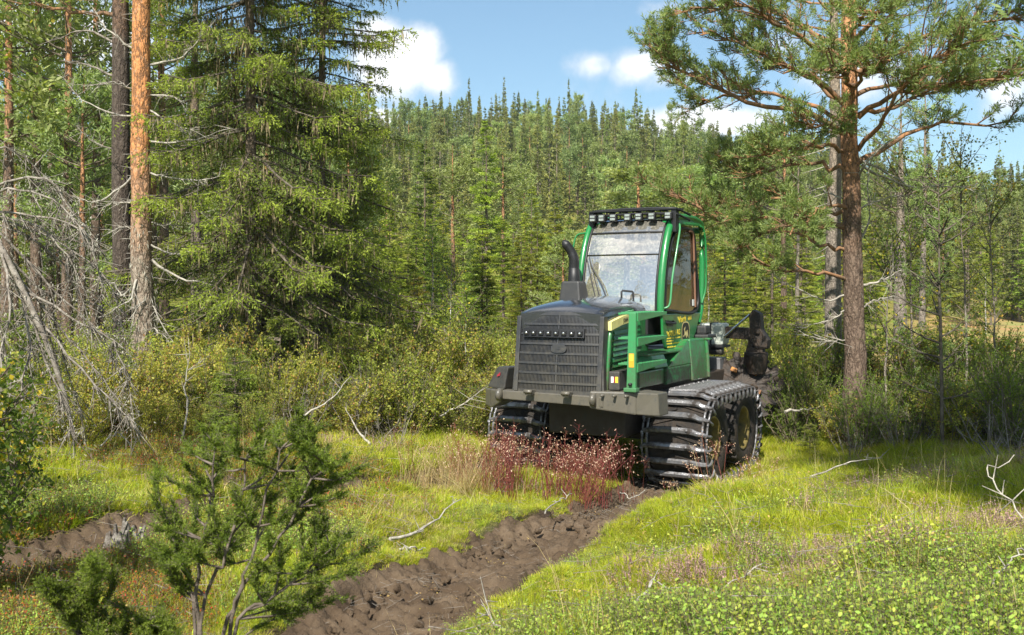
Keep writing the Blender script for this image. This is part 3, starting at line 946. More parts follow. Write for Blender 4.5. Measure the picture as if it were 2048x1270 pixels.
def glass_mat(name, tint, refl, rough=.03, body=None, bodyfac=0.):
    m, nt, N, L = new_mat(name)
    t = N('ShaderNodeBsdfTransparent'); t.inputs['Color'].default_value = (*tint, 1)
    g_ = N('ShaderNodeBsdfGlossy'); g_.inputs['Roughness'].default_value = rough; g_.inputs['Color'].default_value = (.92, .93, .95, 1)
    b = N('ShaderNodeBump'); b.inputs['Strength'].default_value = .15; b.inputs['Distance'].default_value = .05
    L(noise(N, L, 2.2, 3, .6), b.inputs['Height']); L(b.outputs[0], g_.inputs['Normal'])
    fr = N('ShaderNodeFresnel'); fr.inputs['IOR'].default_value = 1.5
    f = N('ShaderNodeMath'); f.operation = 'MULTIPLY_ADD'; L(fr.outputs[0], f.inputs[0]); f.inputs[1].default_value = .8; f.inputs[2].default_value = refl
    mx = N('ShaderNodeMixShader'); L(f.outputs[0], mx.inputs[0]); L(g_.outputs[0], mx.inputs[2])
    if body:
        d = N('ShaderNodeBsdfDiffuse')
        L(mixc(N, L, mrange(N, L, noise(N, L, 35, 5, .75), .5, .7), body, tuple(q * 3 for q in body)), d.inputs['Color'])
        m2 = N('ShaderNodeMixShader'); m2.inputs[0].default_value = bodyfac
        L(t.outputs[0], m2.inputs[1]); L(d.outputs[0], m2.inputs[2]); L(m2.outputs[0], mx.inputs[1])
    else: L(t.outputs[0], mx.inputs[1])
    o = N('ShaderNodeOutputMaterial'); L(mx.outputs[0], o.inputs[0])
    return m


M['windscreen'] = glass_mat('windscreen_polycarbonate', (.80, .80, .76), .40, .03, (.50, .47, .40), .30)
M['doorglass'] = glass_mat('amber_dirty_door_glass', (.32, .22, .10), .05, .06, (.070, .045, .018), .70)

TH = rad(29)
mach = empty('forestry_machine', (1.155, 14.43, 0), -TH)
tag(mach, 'big green forestry machine on band tracks with black grille, cab and exhaust, standing at the end of the muddy rut', 'forestry machine')
# keep the label within the word limit
mach['label'] = 'green forestry machine on steel band tracks at the end of the muddy rut'


def part(name, fn, mats, parent=None, **k):
    mb = MB(); fn(mb)
    o = mb.build(name, mats, parent or mach)
    tag(o, **k)
    return o


def mir(pts): return [(-a, b) for a, b in pts]


# --- chassis
def f_(mb):
    bx(mb, -.60, .60, -.2, 4.6, .75, 1.42, .03)
    bx(mb, -1.45, 1.45, 1.1, 1.7, .55, .95, .03)
part('chassis', f_, [M['steel_muddy']])


# --- bumper: beam, two swept wings with folded ends
def f_(mb):
    prism(mb, [(-.95, 1.30), (.62, 1.26), (.62, 1.40), (-.95, 1.42)], 'y', -1.02, -.80, .012)
    hexa(mb, [(.44, -1.05, 1.24), (1.04, -.90, 1.17), (1.10, -.45, 1.17), (.44, -.5, 1.24),
              (.44, -1.05, 1.47), (1.04, -.90, 1.47), (1.10, -.45, 1.47), (.44, -.5, 1.47)], .02)
    hexa(mb, [(1.042, -.898, 1.175), (1.30, -.72, 1.15), (1.32, -.42, 1.15), (1.105, -.45, 1.17),
              (1.042, -.898, 1.465), (1.28, -.72, 1.45), (1.30, -.42, 1.45), (1.105, -.45, 1.465)], .015)
    hexa(mb, [(-1.26, -.75, 1.12), (-.93, -1.02, 1.26), (-.93, -.5, 1.26), (-1.28, -.35, 1.12),
              (-1.26, -.75, 1.40), (-.93, -1.02, 1.40), (-.93, -.5, 1.40), (-1.28, -.35, 1.40)], .02)
    hexa(mb, [(-1.46, -.55, 1.15), (-1.262, -.752, 1.13), (-1.282, -.35, 1.13), (-1.46, -.35, 1.15),
              (-1.46, -.55, 1.38), (-1.262, -.752, 1.395), (-1.282, -.35, 1.395), (-1.46, -.35, 1.38)], .015)
    for x in (-.93, .50):
        lathe(mb, [(-.03, .0), (-.03, .09), (.03, .09), (.03, .0)], 16, 'x', (x, -1.05, 1.36))
    # fold-out lugs and bolts
    for x, z in ((-.45, 1.40), (.12, 1.40)):
        bx(mb, x - .05, x + .05, -1.12, -1.0, z - .02, z + .05, .01)
        lathe(mb, [(-.06, 0), (-.06, .028), (.06, .028), (.06, 0)], 10, 'x', (x, -1.12, z + .03))
    for x in (.62, .78, .94):
        lathe(mb, [(-1.09, 0), (-1.09, .018), (-.98, .018)], 8, 'y', (x, (x - .5) * .155, 1.42))
bumper = part('bumper', f_, [M['bumper']])


def f_(mb):
    hexa(mb, [(-1.44, -.54, 1.405), (-.98, -.85, 1.405), (-.98, -.3, 1.405), (-1.44, -.3, 1.405),
              (-1.30, -.48, 1.70), (-.98, -.72, 1.72), (-.98, -.3, 1.72), (-1.30, -.3, 1.70)], .03)
part('side_box', f_, [M['darkplastic']])


def f_(mb):
    for q in range(4): bx(mb, -1.20 + q * .014, -1.19 + q * .014, -.665, -.655, 1.57 + q * .01, 1.60 + q * .012)
    bx(mb, -1.19, -1.15, -.672, -.662, 1.585, 1.60)
sk = part('warning_mark', f_, [M['red']])
sk.rotation_euler = (0, 0, 0)

# --- grille panel, leaning back, bowed
ZB, ZT = 1.40, 2.52


def gr(x, z, off=0.0):
    """point on the grille skin at x (-1..1), height z"""
    t = (z - ZB) / (ZT - ZB)
    hw = .70 - .07 * t
    y = -.98 + .05 * t + .10 * t * t + .06 * (x * x) ** 1.2
    return (-.03 + x * hw, y - off, z)


def strip(mb, x0, x1, z0, z1, off, depth, nx=8, nz=1, mat=0):
    xs = np.linspace(x0, x1, nx + 1); zs = np.linspace(z0, z1, nz + 1)
    V = []; F = []
    for k, o_ in ((0, off), (1, off - depth)):
        for z in zs:
            for x in xs: V.append(gr(x, z, o_))
    n1 = (nx + 1) * (nz + 1)
    id_ = lambda k, i, j: k * n1 + i * (nx + 1) + j
    for i in range(nz):
        for j in range(nx):
            F.append([id_(0, i, j), id_(0, i, j + 1), id_(0, i + 1, j + 1), id_(0, i + 1, j)])
    for j in range(nx):
        F.append([id_(0, 0, j), id_(1, 0, j), id_(1, 0, j + 1), id_(0, 0, j + 1)])
        F.append([id_(0, nz, j + 1), id_(1, nz, j + 1), id_(1, nz, j), id_(0, nz, j)])
    for i in range(nz):
        F.append([id_(0, i + 1, 0), id_(1, i + 1, 0), id_(1, i, 0), id_(0, i, 0)])
        F.append([id_(0, i, nx), id_(1, i, nx), id_(1, i + 1, nx), id_(0, i + 1, nx)])
    mb.add(V, F, mat, .5, False)


def f_(mb):
    strip(mb, -.95, .95, ZB + .02, ZT - .03, -.03, .02, 10, 8)
grille = part('grille', f_, [M['void']])


def f_(mb):
    strip(mb, -1., -.92, ZB, ZT, .012, .08, 1, 8); strip(mb, .92, 1., ZB, ZT, .012, .08, 1, 8)
    strip(mb, -.92, .92, ZT - .05, ZT, .012, .08, 10, 1)
part('grille_frame', f_, [M['grille']], grille)
zs_b = np.linspace(ZB, ZT - .05, 9)
for i, z in enumerate(zs_b[:-1]):
    part('grille_bar', lambda mb: strip(mb, -.92, .92, z - (.0 if i else 0), z + (.05 if i == 0 else .028), .014 + .004 * (i % 2), .05, 10, 1), [M['grille']], grille)


def f_(mb):
    for i, z in enumerate(zs_b[:-1]):
        z0 = z + (.05 if i == 0 else .028); z1 = zs_b[i + 1]
        for x in np.linspace(-.91, .91, 58):
            strip(mb, x - .0085, x + .0085, z0, z1, .004, .03, 1, 1)
        strip(mb, -.02, .02, z0, z1, .010, .03, 1, 1)
part('slat', f_, [M['grille']], grille, kind='stuff')


# lamp bar in the grille
def f_(mb):
    for a, b, c, d, o_ in ((-.83, .62, 2.17, 2.29, .05),):
        strip(mb, a, b, c, d, o_, .08, 10, 1)
lb = part('lamp_bar', f_, [M['black']])
for x in np.linspace(-.74, .53, 8):
    def f_(mb):
        c = gr(x, 2.23, .062)
        bx(mb, c[0] - .038, c[0] + .038, c[1] - .012, c[1] + .012, c[2] - .036, c[2] + .036, .01, 1)
        lathe(mb, [(-.004, 0), (-.004, .014), (.010, .018)], 12, 'y', (c[0], c[1] - .012, c[2]), 0)
    part('lamp', f_, [M['lensglass'], M['black']], lb)


# emblem: small oval badge with a leaping deer
def deer_pts():
    return [(-.46, -.30), (-.34, -.14), (-.20, -.06), (.02, -.05), (.16, -.13), (.10, -.30), (.16, -.34), (.27, -.12), (.34, .04), (.40, -.12), (.52, -.34),
            (.56, -.30), (.46, -.04), (.40, .16), (.42, .34), (.36, .22), (.26, .17), (.0, .14), (-.14, .20), (-.20, .36), (-.14, .48), (-.06, .60), (-.10, .62), (-.20, .50), (-.24, .60), (-.30, .50),
            (-.42, .44), (-.44, .38), (-.32, .36), (-.30, .18), (-.30, .04), (-.40, -.08), (-.56, -.12), (-.60, -.18), (-.44, -.18)]


def flat_poly(mb, pts, M4, mat=0, th=.002):
    bm = bmesh.new()
    vs = [bm.verts.new((p[0], p[1], th)) for p in pts]
    f = bm.faces.new(vs)
    bmesh.ops.triangulate(bm, faces=[f])
    from_bm(mb, bm, mat, .5, False, M4)


def oval(rx, ry, p=2.6, n=28):
    out = []
    for k in range(n):
        a = k / n * 2 * math.pi; c, s = math.cos(a), math.sin(a)
        out.append((rx * math.copysign(abs(c) ** (2 / p), c), ry * math.copysign(abs(s) ** (2 / p), s)))
    return out


def f_(mb):
    c = gr(.05, 2.02, .03)
    M4 = Matrix.Translation(c) @ Matrix.Rotation(rad(82), 4, 'X')
    flat_poly(mb, oval(.115, .062), M4, 0, .002)
    flat_poly(mb, oval(.100, .050), M4, 1, .006)
    flat_poly(mb, [(x * .07, y * .055 - .005) for x, y in deer_pts()], M4, 0, .010)
part('emblem', f_, [M['grille'], M['darkplastic']])


# --- hood
def hood_ring(y, z_top, hw, crown, z_low):
    P = []
    for a in np.linspace(-1, 1, 13):
        x = a * hw
        z = z_top - crown * abs(a) ** 2.6
        P.append((x - .03, y, z))
    return P


def f_(mb):
    ys = [(-.84, 2.515, .635, .03), (-.80, 2.55, .64, .04), (-.60, 2.63, .645, .07), (-.2, 2.70, .65, .10), (.3, 2.735, .65, .13), (.65, 2.74, .65, .16)]
    V = []; n = 17
    for y, zt, hw, cr in ys:
        row = [(-hw - .03, y, zt - cr - .0 - .22 * 1)]
        row.append((-hw - .03, y, zt - cr - .05))
        for a in np.linspace(-1, 1, 13):
            row.append((a * (hw - .02) - .03, y, zt - cr * abs(a) ** 2.4))
        row.append((hw - .03, y, zt - cr - .05)); row.append((hw - .03, y, zt - cr - .22))
        V += row
    F = []
    for i in range(len(ys) - 1):
        for j in range(n - 1):
            F.append([i * n + j, i * n + j + 1, (i + 1) * n + j + 1, (i + 1) * n + j])
    mb.add(V, F, 0, .5, True)
    mb.add(V[:n], [list(range(n))], 0)
hood = part('hood', f_, [M['hood']])


def f_(mb):  # rear hood cover with ribs
    V = []; n = 13
    ys = [(.66, 2.73, .64, .17), (.95, 2.68, .66, .24), (1.0, 2.40, .66, .1)]
    for y, zt, hw, cr in ys:
        for a in np.linspace(-1, 1, n):
            V.append((a * hw - .02, y, zt - cr * abs(a) ** 2.4))
    F = [[i * n + j, i * n + j + 1, (i + 1) * n + j + 1, (i + 1) * n + j] for i in range(2) for j in range(n - 1)]
    mb.add(V, F, 0, .5, True)
    for k in range(4):
        y = .70 + k * .07
        bx(mb, .50, .655, y, y + .035, 2.50 - k * .02, 2.62 - k * .02, .01)
part('hood_cover', f_, [M['darkplastic']])


def f_(mb):
    tube(mb, [(.34, .45, 2.70), (.34, .45, 2.80), (.35, .46, 2.815), (.50, .48, 2.80), (.51, .48, 2.78), (.515, .48, 2.66)], .016, 8)
part('handle', f_, [M['black']])


# side of the hood: corner plastic, green panel with louvres
def side_panel(s):
    def body(mb):
        # dark corner strip
        prism(mb, [(-.975, 1.42), (-.80, 1.42), (-.70, 2.34), (-.74, 2.46), (-.85, 2.46)], 'x', s * .60 - .03, s * .665 - .03, .01, 1)
        prism(mb, [(-.795, 1.42), (.80, 1.46), (.78, 2.50), (.0, 2.50), (-.69, 2.37)], 'x', s * .56 - .03, s * .66 - .03, .012, 0)
        # front bright edge roll
        P = [(s * .665 - .03, -.785, 1.45), (s * .675 - .03, -.75, 1.8), (s * .675 - .03, -.70, 2.15), (s * .66 - .03, -.62, 2.33), (s * .66 - .03, -.3, 2.42), (s * .65 - .03, .3, 2.47)]
        tube(mb, P, .03, 8, 0)
    return body
for s in (1, -1):
    sp = part('side_panel', side_panel(s), [M['green'], M['grille']])
    for k in range(10):
        z = 1.62 + k * .075
        y0 = -.62 + k * .012
        part('louvre', lambda mb: hexa(mb, [(s * .66 - .03, y0, z), (s * .685 - .03, y0, z - .012), (s * .685 - .03, .42, z + .02), (s * .66 - .03, .42, z + .03),
                                            (s * .66 - .03, y0, z + .045), (s * .668 - .03, y0, z + .04), (s * .668 - .03, .42, z + .065), (s * .66 - .03, .42, z + .07)]), [M['green']], sp)


def text(name, body, size, M4, mat, parent, sx=1.0, bold=0.0):
    cu = bpy.data.curves.new(name, 'FONT'); cu.body = body; cu.size = size; cu.align_x = 'LEFT'
    cu.offset = bold; cu.extrude = .0015; cu.resolution_u = 3
    tmp = bpy.data.objects.new(name, cu); COL.objects.link(tmp)
    dg = bpy.context.evaluated_depsgraph_get()
    me = bpy.data.meshes.new_from_object(tmp.evaluated_get(dg)); me.materials.clear(); me.materials.append(mat)
    bpy.data.objects.remove(tmp)
    o = bpy.data.objects.new(name, me); COL.objects.link(o)
    o.parent = parent; o.matrix_local = M4 @ Matrix.Diagonal((sx, 1, 1, 1))
    return o


# local frame on the machine's left flank: u runs backwards (+y), v up
def flank(x, y, z, roll=0.0):
    return Matrix.Translation((x, y, z)) @ Matrix.Rotation(rad(90), 4, 'Z') @ Matrix.Rotation(rad(90), 4, 'X') @ Matrix.Rotation(roll, 4, 'Z')


def f_(mb):
    pts = [(-.715, 2.27), (-.35, 2.335), (.12, 2.385), (.10, 2.50), (-.3, 2.46), (-.72, 2.385)]
    prism(mb, pts, 'x', .630, .684)
ns = part('name_strip', f_, [M['cream']])
text('lettering', 'JOHN DEERE', .085, flank(.686, -.30, 2.365, rad(7)), M['decal_black'], ns, .78)
part('trim_line', lambda mb: tube(mb, [(.655, -.38, 2.48), (.655, -.1, 2.515), (.655, .12, 2.53)], .012, 6), [M['mint']])


# small black battery box with stickers
def f_(mb):
    bx(mb, .70, .86, -.86, -.30, 1.48, 1.73, .02)
bb = part('isolator_box', f_, [M['darkplastic']])
part('sticker', lambda mb: bx(mb, .74, .775, -.8635, -.860, 1.58, 1.66), [M['white']], bb)
part('sticker', lambda mb: bx(mb, .778, .795, -.8635, -.860, 1.58, 1.66), [M['red']], bb)
part('sticker', lambda mb: bx(mb, .80, .84, -.8635, -.860, 1.58, 1.66), [M['yellow']], bb)


# --- ladder
def f_(mb):
    prism(mb, [(.865, 1.52), (.995, 1.52), (1.00, 2.52), (.90, 2.52)], 'y', -.93, -.86, .012)
    bx(mb, .84, 1.02, -.97, -.84, 1.475, 1.53, .012)
    lathe(mb, [(-.975, 0), (-.975, .022), (-.93, .022)], 10, 'y', (.93, 0, 1.575), 1)
lad = part('ladder', f_, [M['mint'], M['black']])
part('warning_sticker', lambda mb: (bx(mb, .905, .975, -.9335, -.931, 1.80, 1.98), bx(mb, .915, .965, -.9355, -.934, 1.885, 1.965, 0, 1)), [M['orange'], M['yellow']], lad)
for z in (2.47, 2.14, 1.80):
    def f_(mb):
        hexa(mb, [(.97, -.88, z - .07), (1.02, -.90, z - .07), (1.06, .08, z + .01), (.97, .08, z + .01),
                  (.97, -.88, z + .05), (1.02, -.90, z + .05), (1.06, .08, z + .05), (.97, .08, z + .05)], .006)
        bx(mb, .72, .969, -.86, .05, z + .02, z + .045, .006)
        for k in range(9):
            bx(mb, .74, 1.04, -.80 + k * .1, -.785 + k * .1, z + .0455, z + .056)
    part('step', f_, [M['mint']], lad)


# --- lower body: boxes below the cab on the left flank
def f_(mb):
    bx(mb, .60, .93, -.50, .45, 1.48, 1.70, .02)
    bx(mb, .62, .97, .46, 1.52, 1.46, 1.70, .02, 1)
    hexa(mb, [(.66, .50, 1.703), (.96, .55, 1.703), (.96, 1.55, 1.703), (.66, 1.55, 1.703), (.66, 1.45, 2.06), (.90, 1.50, 2.06), (.92, 1.56, 2.06), (.66, 1.56, 2.06)], .012)
    hexa(mb, [(.66, 1.53, 1.44), (1.0, 1.53, 1.44), (1.03, 2.16, 1.44), (.66, 2.16, 1.44), (.66, 1.57, 2.07), (.93, 1.57, 2.07), (.98, 2.16, 2.07), (.66, 2.16, 2.07)], .02)
    hexa(mb, [(-.70, .5, 1.45), (-1.05, .5, 1.45), (-1.05, 2.3, 1.45), (-.70, 2.3, 1.45), (-.70, .5, 2.1), (-.98, .5, 2.1), (-.98, 2.3, 2.2), (-.70, 2.3, 2.2)], .03)
part('body_panel', f_, [M['green'], paint_mat('muddy_green_paint', GREEN, (.040, .042, .022), .95, .6, 2.0, coat=.1)])


def f_(mb):
    hexa(mb, [(.66, -.15, 1.72), (.98, -.02, 1.72), (.98, .50, 1.72), (.66, .50, 1.72), (.66, -.16, 1.90), (.93, -.05, 1.90), (.93, .44, 1.90), (.66, .44, 1.90)], .015)
    bx(mb, .66, .93, -.18, 1.42, 1.90, 1.93, .006, 1)
    for k in range(26):
        bx(mb, .67, .92, -.16 + k * .06, -.14 + k * .06, 1.93, 1.945, 0, 1)
part('footstep', f_, [M['mint'], M['green']])


def f_(mb):
    tube(mb, [(1.03, 2.17, 1.46), (1.01, 2.18, 1.8), (.98, 2.18, 2.07)], .032, 8)
    bx(mb, .98, 1.06, 2.14, 2.26, 2.04, 2.07, .008)
part('corner_tube', f_, [M['green']])
part('fender_cap', lambda mb: (bx(mb, .66, 1.02, 2.18, 2.62, 2.06, 2.12, .02), bx(mb, .70, .95, 2.3, 2.55, 2.12, 2.26, .03)), [M['darkplastic']])
part('cab_base', lambda mb: (bx(mb, -.6, .62, .78, 2.5, 1.5, 1.88, .03), bx(mb, -.52, .60, .66, 2.4, 2.0, 2.5, .03)), [M['black']])

lad.location.x = .05
for o_ in list(mach.children):
    if o_.name.split('.')[0] in ('grille', 'lamp_bar', 'emblem', 'hood', 'hood_cover', 'handle', 'side_panel', 'name_strip', 'trim_line', 'isolator_box'): o_.location.x = -.07

# --- cab
CX = .12
side_prof = [(.70, 2.46), (.715, 2.75), (.78, 3.10), (.90, 3.45), (1.05, 3.72), (1.22, 3.88), (1.45, 3.95)]


def pillar(mb, x, r=.05, pts=None, taper=.0):
    P = [(x - (CX - .0) * 0 - taper * (z - 2.46) * (1 if x > CX else -1), y, z) for y, z in (pts or side_prof)]
    tube(mb, catmull(P, 24) if len(P) > 2 else P, r, 10)


XL, XR = CX - .66, CX + .66


def f_(mb):
    pillar(mb, XR, .055); pillar(mb, XL, .05)
    for x in (XR, XL):
        tube(mb, catmull([(x, 1.45, 3.95), (x, 2.0, 3.97), (x, 2.45, 3.93), (x, 2.60, 3.80), (x, 2.62, 3.3), (x, 2.56, 2.6), (x, 2.4, 2.3)], 30), .05, 10)
    tube(mb, [(XL, 2.6, 3.8), (XR, 2.6, 3.8)], .05, 8)
    tube(mb, [(XL, 2.55, 2.5), (XR, 2.55, 2.5)], .05, 8)
    tube(mb, [(XL, .70, 2.46), (XR, .70, 2.46)], .035, 8)
    # roof side shells
    hexa(mb, [(XR - .16, 1.15, 3.86), (XR + .05, 1.1, 3.80), (XR + .05, 2.55, 3.86), (XR - .16, 2.55, 3.92), (XR - .16, 1.35, 3.98), (XR + .02, 1.3, 3.93), (XR + .02, 2.5, 3.97), (XR - .16, 2.5, 4.01)], .03)
    hexa(mb, [(XL - .04, 1.1, 3.80), (XL + .16, 1.15, 3.86), (XL + .16, 2.55, 3.92), (XL - .04, 2.55, 3.86), (XL - .02, 1.3, 3.93), (XL + .16, 1.35, 3.98), (XL + .16, 2.5, 4.01), (XL - .02, 2.5, 3.97)], .03)
cab = part('cab_frame', f_, [M['green_clean']])
part('roof', lambda mb: hexa(mb, [(XL + .17, 1.45, 3.90), (XR - .17, 1.45, 3.90), (XR - .17, 2.55, 3.90), (XL + .17, 2.55, 3.90),
                                  (XL + .17, 1.5, 3.96), (XR - .17, 1.5, 3.96), (XR - .17, 2.5, 3.96), (XL + .17, 2.5, 3.96)], .02), [M['darkplastic']], cab)


def glass_front(mb, z_a, z_b, bow=.10, inset=.0):
    P = catmull(side_prof, 60)
    P = P[(P[:, 1] >= z_a) & (P[:, 1] <= z_b)]
    xs = np.linspace(XL + .055, XR - .06, 15)
    V = []
    for y, z in P:
        for x in xs:
            t = (x - CX) / .66
            V.append((x, y + .01 + inset - bow * (1 - t * t) * .6, z))
    n = len(xs)
    F = [[i * n + j, i * n + j + 1, (i + 1) * n + j + 1, (i + 1) * n + j] for i in range(len(P) - 1) for j in range(n - 1)]
    mb.add(V, F, 0, .5, True)
part('windscreen', lambda mb: glass_front(mb, 2.50, 3.96), [M['windscreen']], cab)


def front_pt(x, z):
    P = catmull(side_prof, 200); i = np.argmin(abs(P[:, 1] - z)); t = (x - CX) / .66
    return (x, P[i, 0] + .01 - .06 * (1 - t * t) - .012, z)


def f_(mb):
    for z, r in ((3.70, .016), (3.36, .008)):
        tube(mb, [front_pt(x, z) for x in np.linspace(XL + .06, XR - .06, 14)], r, 6)
    # dark gaskets along both pillars
    for x in (XL + .06, XR - .065):
        tube(mb, [front_pt(x, z) for z in np.linspace(2.48, 3.9, 24)], .02, 6)
    tube(mb, [front_pt(x, 2.50) for x in np.linspace(XL + .06, XR - .06, 14)], .022, 6)
part('gasket', f_, [M['black']], cab)


def f_(mb):
    for a, b in (((XL + .10, 3.30), (XL + .34, 2.62)), ((XL + .13, 3.34), (XL + .42, 2.62))):
        P0, P1 = np.array(front_pt(*a)), np.array(front_pt(*b))
        tube(mb, [P0 + (0, -.04, 0), P0 * .5 + P1 * .5 + (0, -.05, 0), P1 + (0, -.04, 0)], .009, 6)
    a, b = (XL + .20, 3.18), (XL + .50, 2.70)
    P0, P1 = np.array(front_pt(*a)), np.array(front_pt(*b))
    tube(mb, [P0 + (0, -.03, 0), P0 * .4 + P1 * .6 + (.03, -.05, 0), P1 + (0, -.03, 0)], .012, 6)
part('wiper', f_, [M['black']], cab)


# interior: lining, console, seat
def f_(mb):
    bx(mb, XL + .1, XR - .1, 1.3, 2.45, 3.76, 3.86, .02)
    prism(mb, [(XL + .2, 3.76), (XR - .15, 3.76), (XR - .3, 3.30), (XL + .5, 3.42)], 'y', 1.28, 1.33, .01)
    bx(mb, XL + .08, XR - .08, 2.40, 2.46, 2.5, 3.0, .02)
part('lining', f_, [M['beige']], cab)


def f_(mb):
    bx(mb, CX - .26, CX + .26, 1.65, 2.15, 2.45, 2.62, .05)
    bx(mb, CX - .25, CX + .25, 2.12, 2.26, 2.62, 3.25, .05)
    bx(mb, CX - .15, CX + .15, 2.15, 2.25, 3.30, 3.5, .04)
    bx(mb, CX - .42, CX - .30, 1.5, 2.0, 2.6, 2.7, .03); bx(mb, CX + .30, CX + .42, 1.5, 2.0, 2.6, 2.7, .03)
part('seat', f_, [M['seat']], cab)
part('console', lambda mb: (bx(mb, CX - .45, CX + .45, .95, 1.25, 2.42, 2.62, .04), bx(mb, CX + .25, CX + .42, 1.15, 1.2, 2.62, 2.95, .02)), [M['darkplastic']], cab)

# door
XD = XR + .035
door_low = [(.70, 2.47), (.735, 2.12), (.84, 1.98), (1.05, 1.90), (1.70, 1.88), (1.95, 1.95), (2.20, 2.16), (2.44, 2.47)]


def f_(mb):
    prism(mb, door_low[::-1], 'x', XD - .04, XD, .012)
door = part('door', f_, [M['green_clean']])
win = [(.80, 2.52), (.85, 2.95), (.97, 3.32), (1.15, 3.60), (1.36, 3.74), (1.85, 3.78), (2.12, 3.70), (2.20, 3.3), (2.26, 2.52)]


def f_(mb):
    P = [(XD - .012, y, z) for y, z in win]
    F = catmull(P + [P[0]], 60)
    tube(mb, F, .028, 8, 0, cap=False)
part('window_frame', f_, [M['black']], door)


def f_(mb):
    P = catmull([(XD - .02, y, z) for y, z in win] + [(XD - .02, *win[0])], 60)[:-1]
    c = P.mean(0)
    V = np.vstack([P, P + (-.008, 0, 0)])
    mb.add(V, [list(range(len(P)))[::-1], list(range(len(P), 2 * len(P)))], 0)
part('door_glass', f_, [M['doorglass']], door)
# brownish inner seal seen through the pane edge, white note, handle, grab rail
part('seal', lambda mb: tube(mb, catmull([(XD - .001, 1.86, 3.75), (XD - .001, 2.06, 3.70), (XD, 2.12, 3.2), (XD, 2.17, 2.56)], 14), .018, 6), [simple_mat('reddish_seal', (.20, .10, .06), .6)], door)
part('note', lambda mb: bx(mb, XD - .004, XD, 2.03, 2.13, 2.58, 2.68), [M['white']], door)


def f_(mb):
    tube(mb, [(XD, .82, 2.34), (XD + .05, .86, 2.33), (XD + .05, 1.10, 2.33), (XD, 1.14, 2.35)], .02, 8)
    prism(mb, [(.80, 2.38), (1.18, 2.36), (1.12, 2.28), (.88, 2.29)], 'x', XD, XD + .008, 0)
part('handle', f_, [M['black']], door)


def f_(mb):
    tube(mb, catmull([(XD, .74, 2.55), (XD + .08, .78, 2.62), (XD + .09, .86, 3.0), (XD + .10, 1.06, 3.5), (XD + .08, 1.22, 3.78), (XD, 1.3, 3.88)], 24), .016, 8)
part('grab_rail', f_, [M['mint']])


def f_(mb):
    tube(mb, catmull([(XD, 2.40, 3.86), (XD + .03, 2.50, 3.80), (XD + .04, 2.58, 3.5), (XD + .04, 2.58, 2.9), (XD + .0, 2.5, 2.62)], 22), .018, 8)
    tube(mb, catmull([(XL, 1.0, 3.72), (XL - .18, .98, 3.66), (XL - .22, .92, 3.3), (XL - .20, .85, 3.0), (XL, .8, 2.9)], 20), .014, 8)
part('mirror_rail', f_, [M['green_clean']], kind='stuff')

# door writing: handwritten name, company name and small lines, leaping deer badge
text('lettering', 'Varli', .13, flank(XD + .003, 1.36, 2.325, rad(4)), M['yellow'], door, 1.5, .004)
text('lettering', 'as', .12, flank(XD + .003, 1.82, 2.36, rad(4)), M['yellow'], door, 1.7, .004)
text('lettering', 'VARLI AS', .115, flank(XD + .003, .88, 2.13, rad(2)), M['yellow'], door, 1.25, .003)


def f_(mb):
    for z, segs in ((2.095, ((.88, 1.16), (1.22, 1.46))), (2.055, ((.87, 1.15),)), (2.015, ((.88, 1.10), (1.14, 1.42))), (1.965, ((.90, 1.14), (1.18, 1.40)))):
        for a, b in segs:
            # short words as rows of small strokes
            y = a
            while y < b:
                w = .012 + .012 * random.random()
                bx(mb, XD, XD + .003, y, y + w, z, z + .02 * random.uniform(.8, 1.15))
                y += w + .008
part('small_lettering', f_, [M['yellow']], door, kind='stuff')


def f_(mb):
    M4 = flank(XD + .001, 1.70, 2.155)
    S = 1.0
    flat_poly(mb, oval(.185, .185, 3.2), M4, 0, .002)
    flat_poly(mb, oval(.165, .168, 3.2), M4, 1, .004)
    flat_poly(mb, [(x * .22, y * .19 - .01) for x, y in deer_pts()], M4, 0, .007)
part('badge', f_, [M['decal_gold'], M['decal_black']], door)


# --- roof lamp rack
def f_(mb):
    for y, z in ((1.12, 4.10), (1.10, 4.02)):
        P = [(XL - .08, y + .12, z - .12), (XL - .06, y + .03, z - .02)] + [(x, y, z + .02 * (1 - ((x - CX) / .7) ** 2)) for x in np.linspace(XL - .02, XR + .02, 10)] + [(XR + .06, y + .06, z - .02), (XR + .12, y + .35, z - .08)]
        tube(mb, P, .018, 8)
    hexa(mb, [(XL - .06, 1.06, 4.085), (XR + .04, 1.06, 4.085), (XR + .04, 1.42, 4.10), (XL - .06, 1.42, 4.10),
              (XL - .06, 1.06, 4.105), (XR + .04, 1.06, 4.105), (XR + .04, 1.42, 4.12), (XL - .06, 1.42, 4.12)])
    for x in np.linspace(XL, XR, 7):
        tube(mb, [(x, 1.10, 4.09), (x, 1.12, 3.96)], .012, 6)
        tube(mb, [(x, 1.10, 4.08), (x, 1.42, 4.09)], .012, 6)
    for x in (XL - .05, XR - .02):
        bx(mb, x - .03, x + .05, 1.08, 1.22, 3.74, 4.09, .015)
    tube(mb, [(x, 1.16, 3.97) for x in np.linspace(XL, XR, 6)], .014, 6)
rack = part('lamp_rack', f_, [M['black']])
rack.location = (.07, 0, -.05)
for k, x in enumerate([XL + .02, XL + .17, XL + .36, XL + .60, XL + .78, XL + .99, XL + 1.25]):
    def f_(mb):
        bx(mb, x - .06, x + .06, 1.00, 1.08, 3.93, 4.045, .02, 0)
        for q in (-1, 1):
            bx(mb, x - .04, x + .04, .992, .999, 3.988 + q * .025 - .019, 3.988 + q * .025 + .019, .004, 1)
    part('work_lamp', f_, [M['black'], M['lens']], rack)


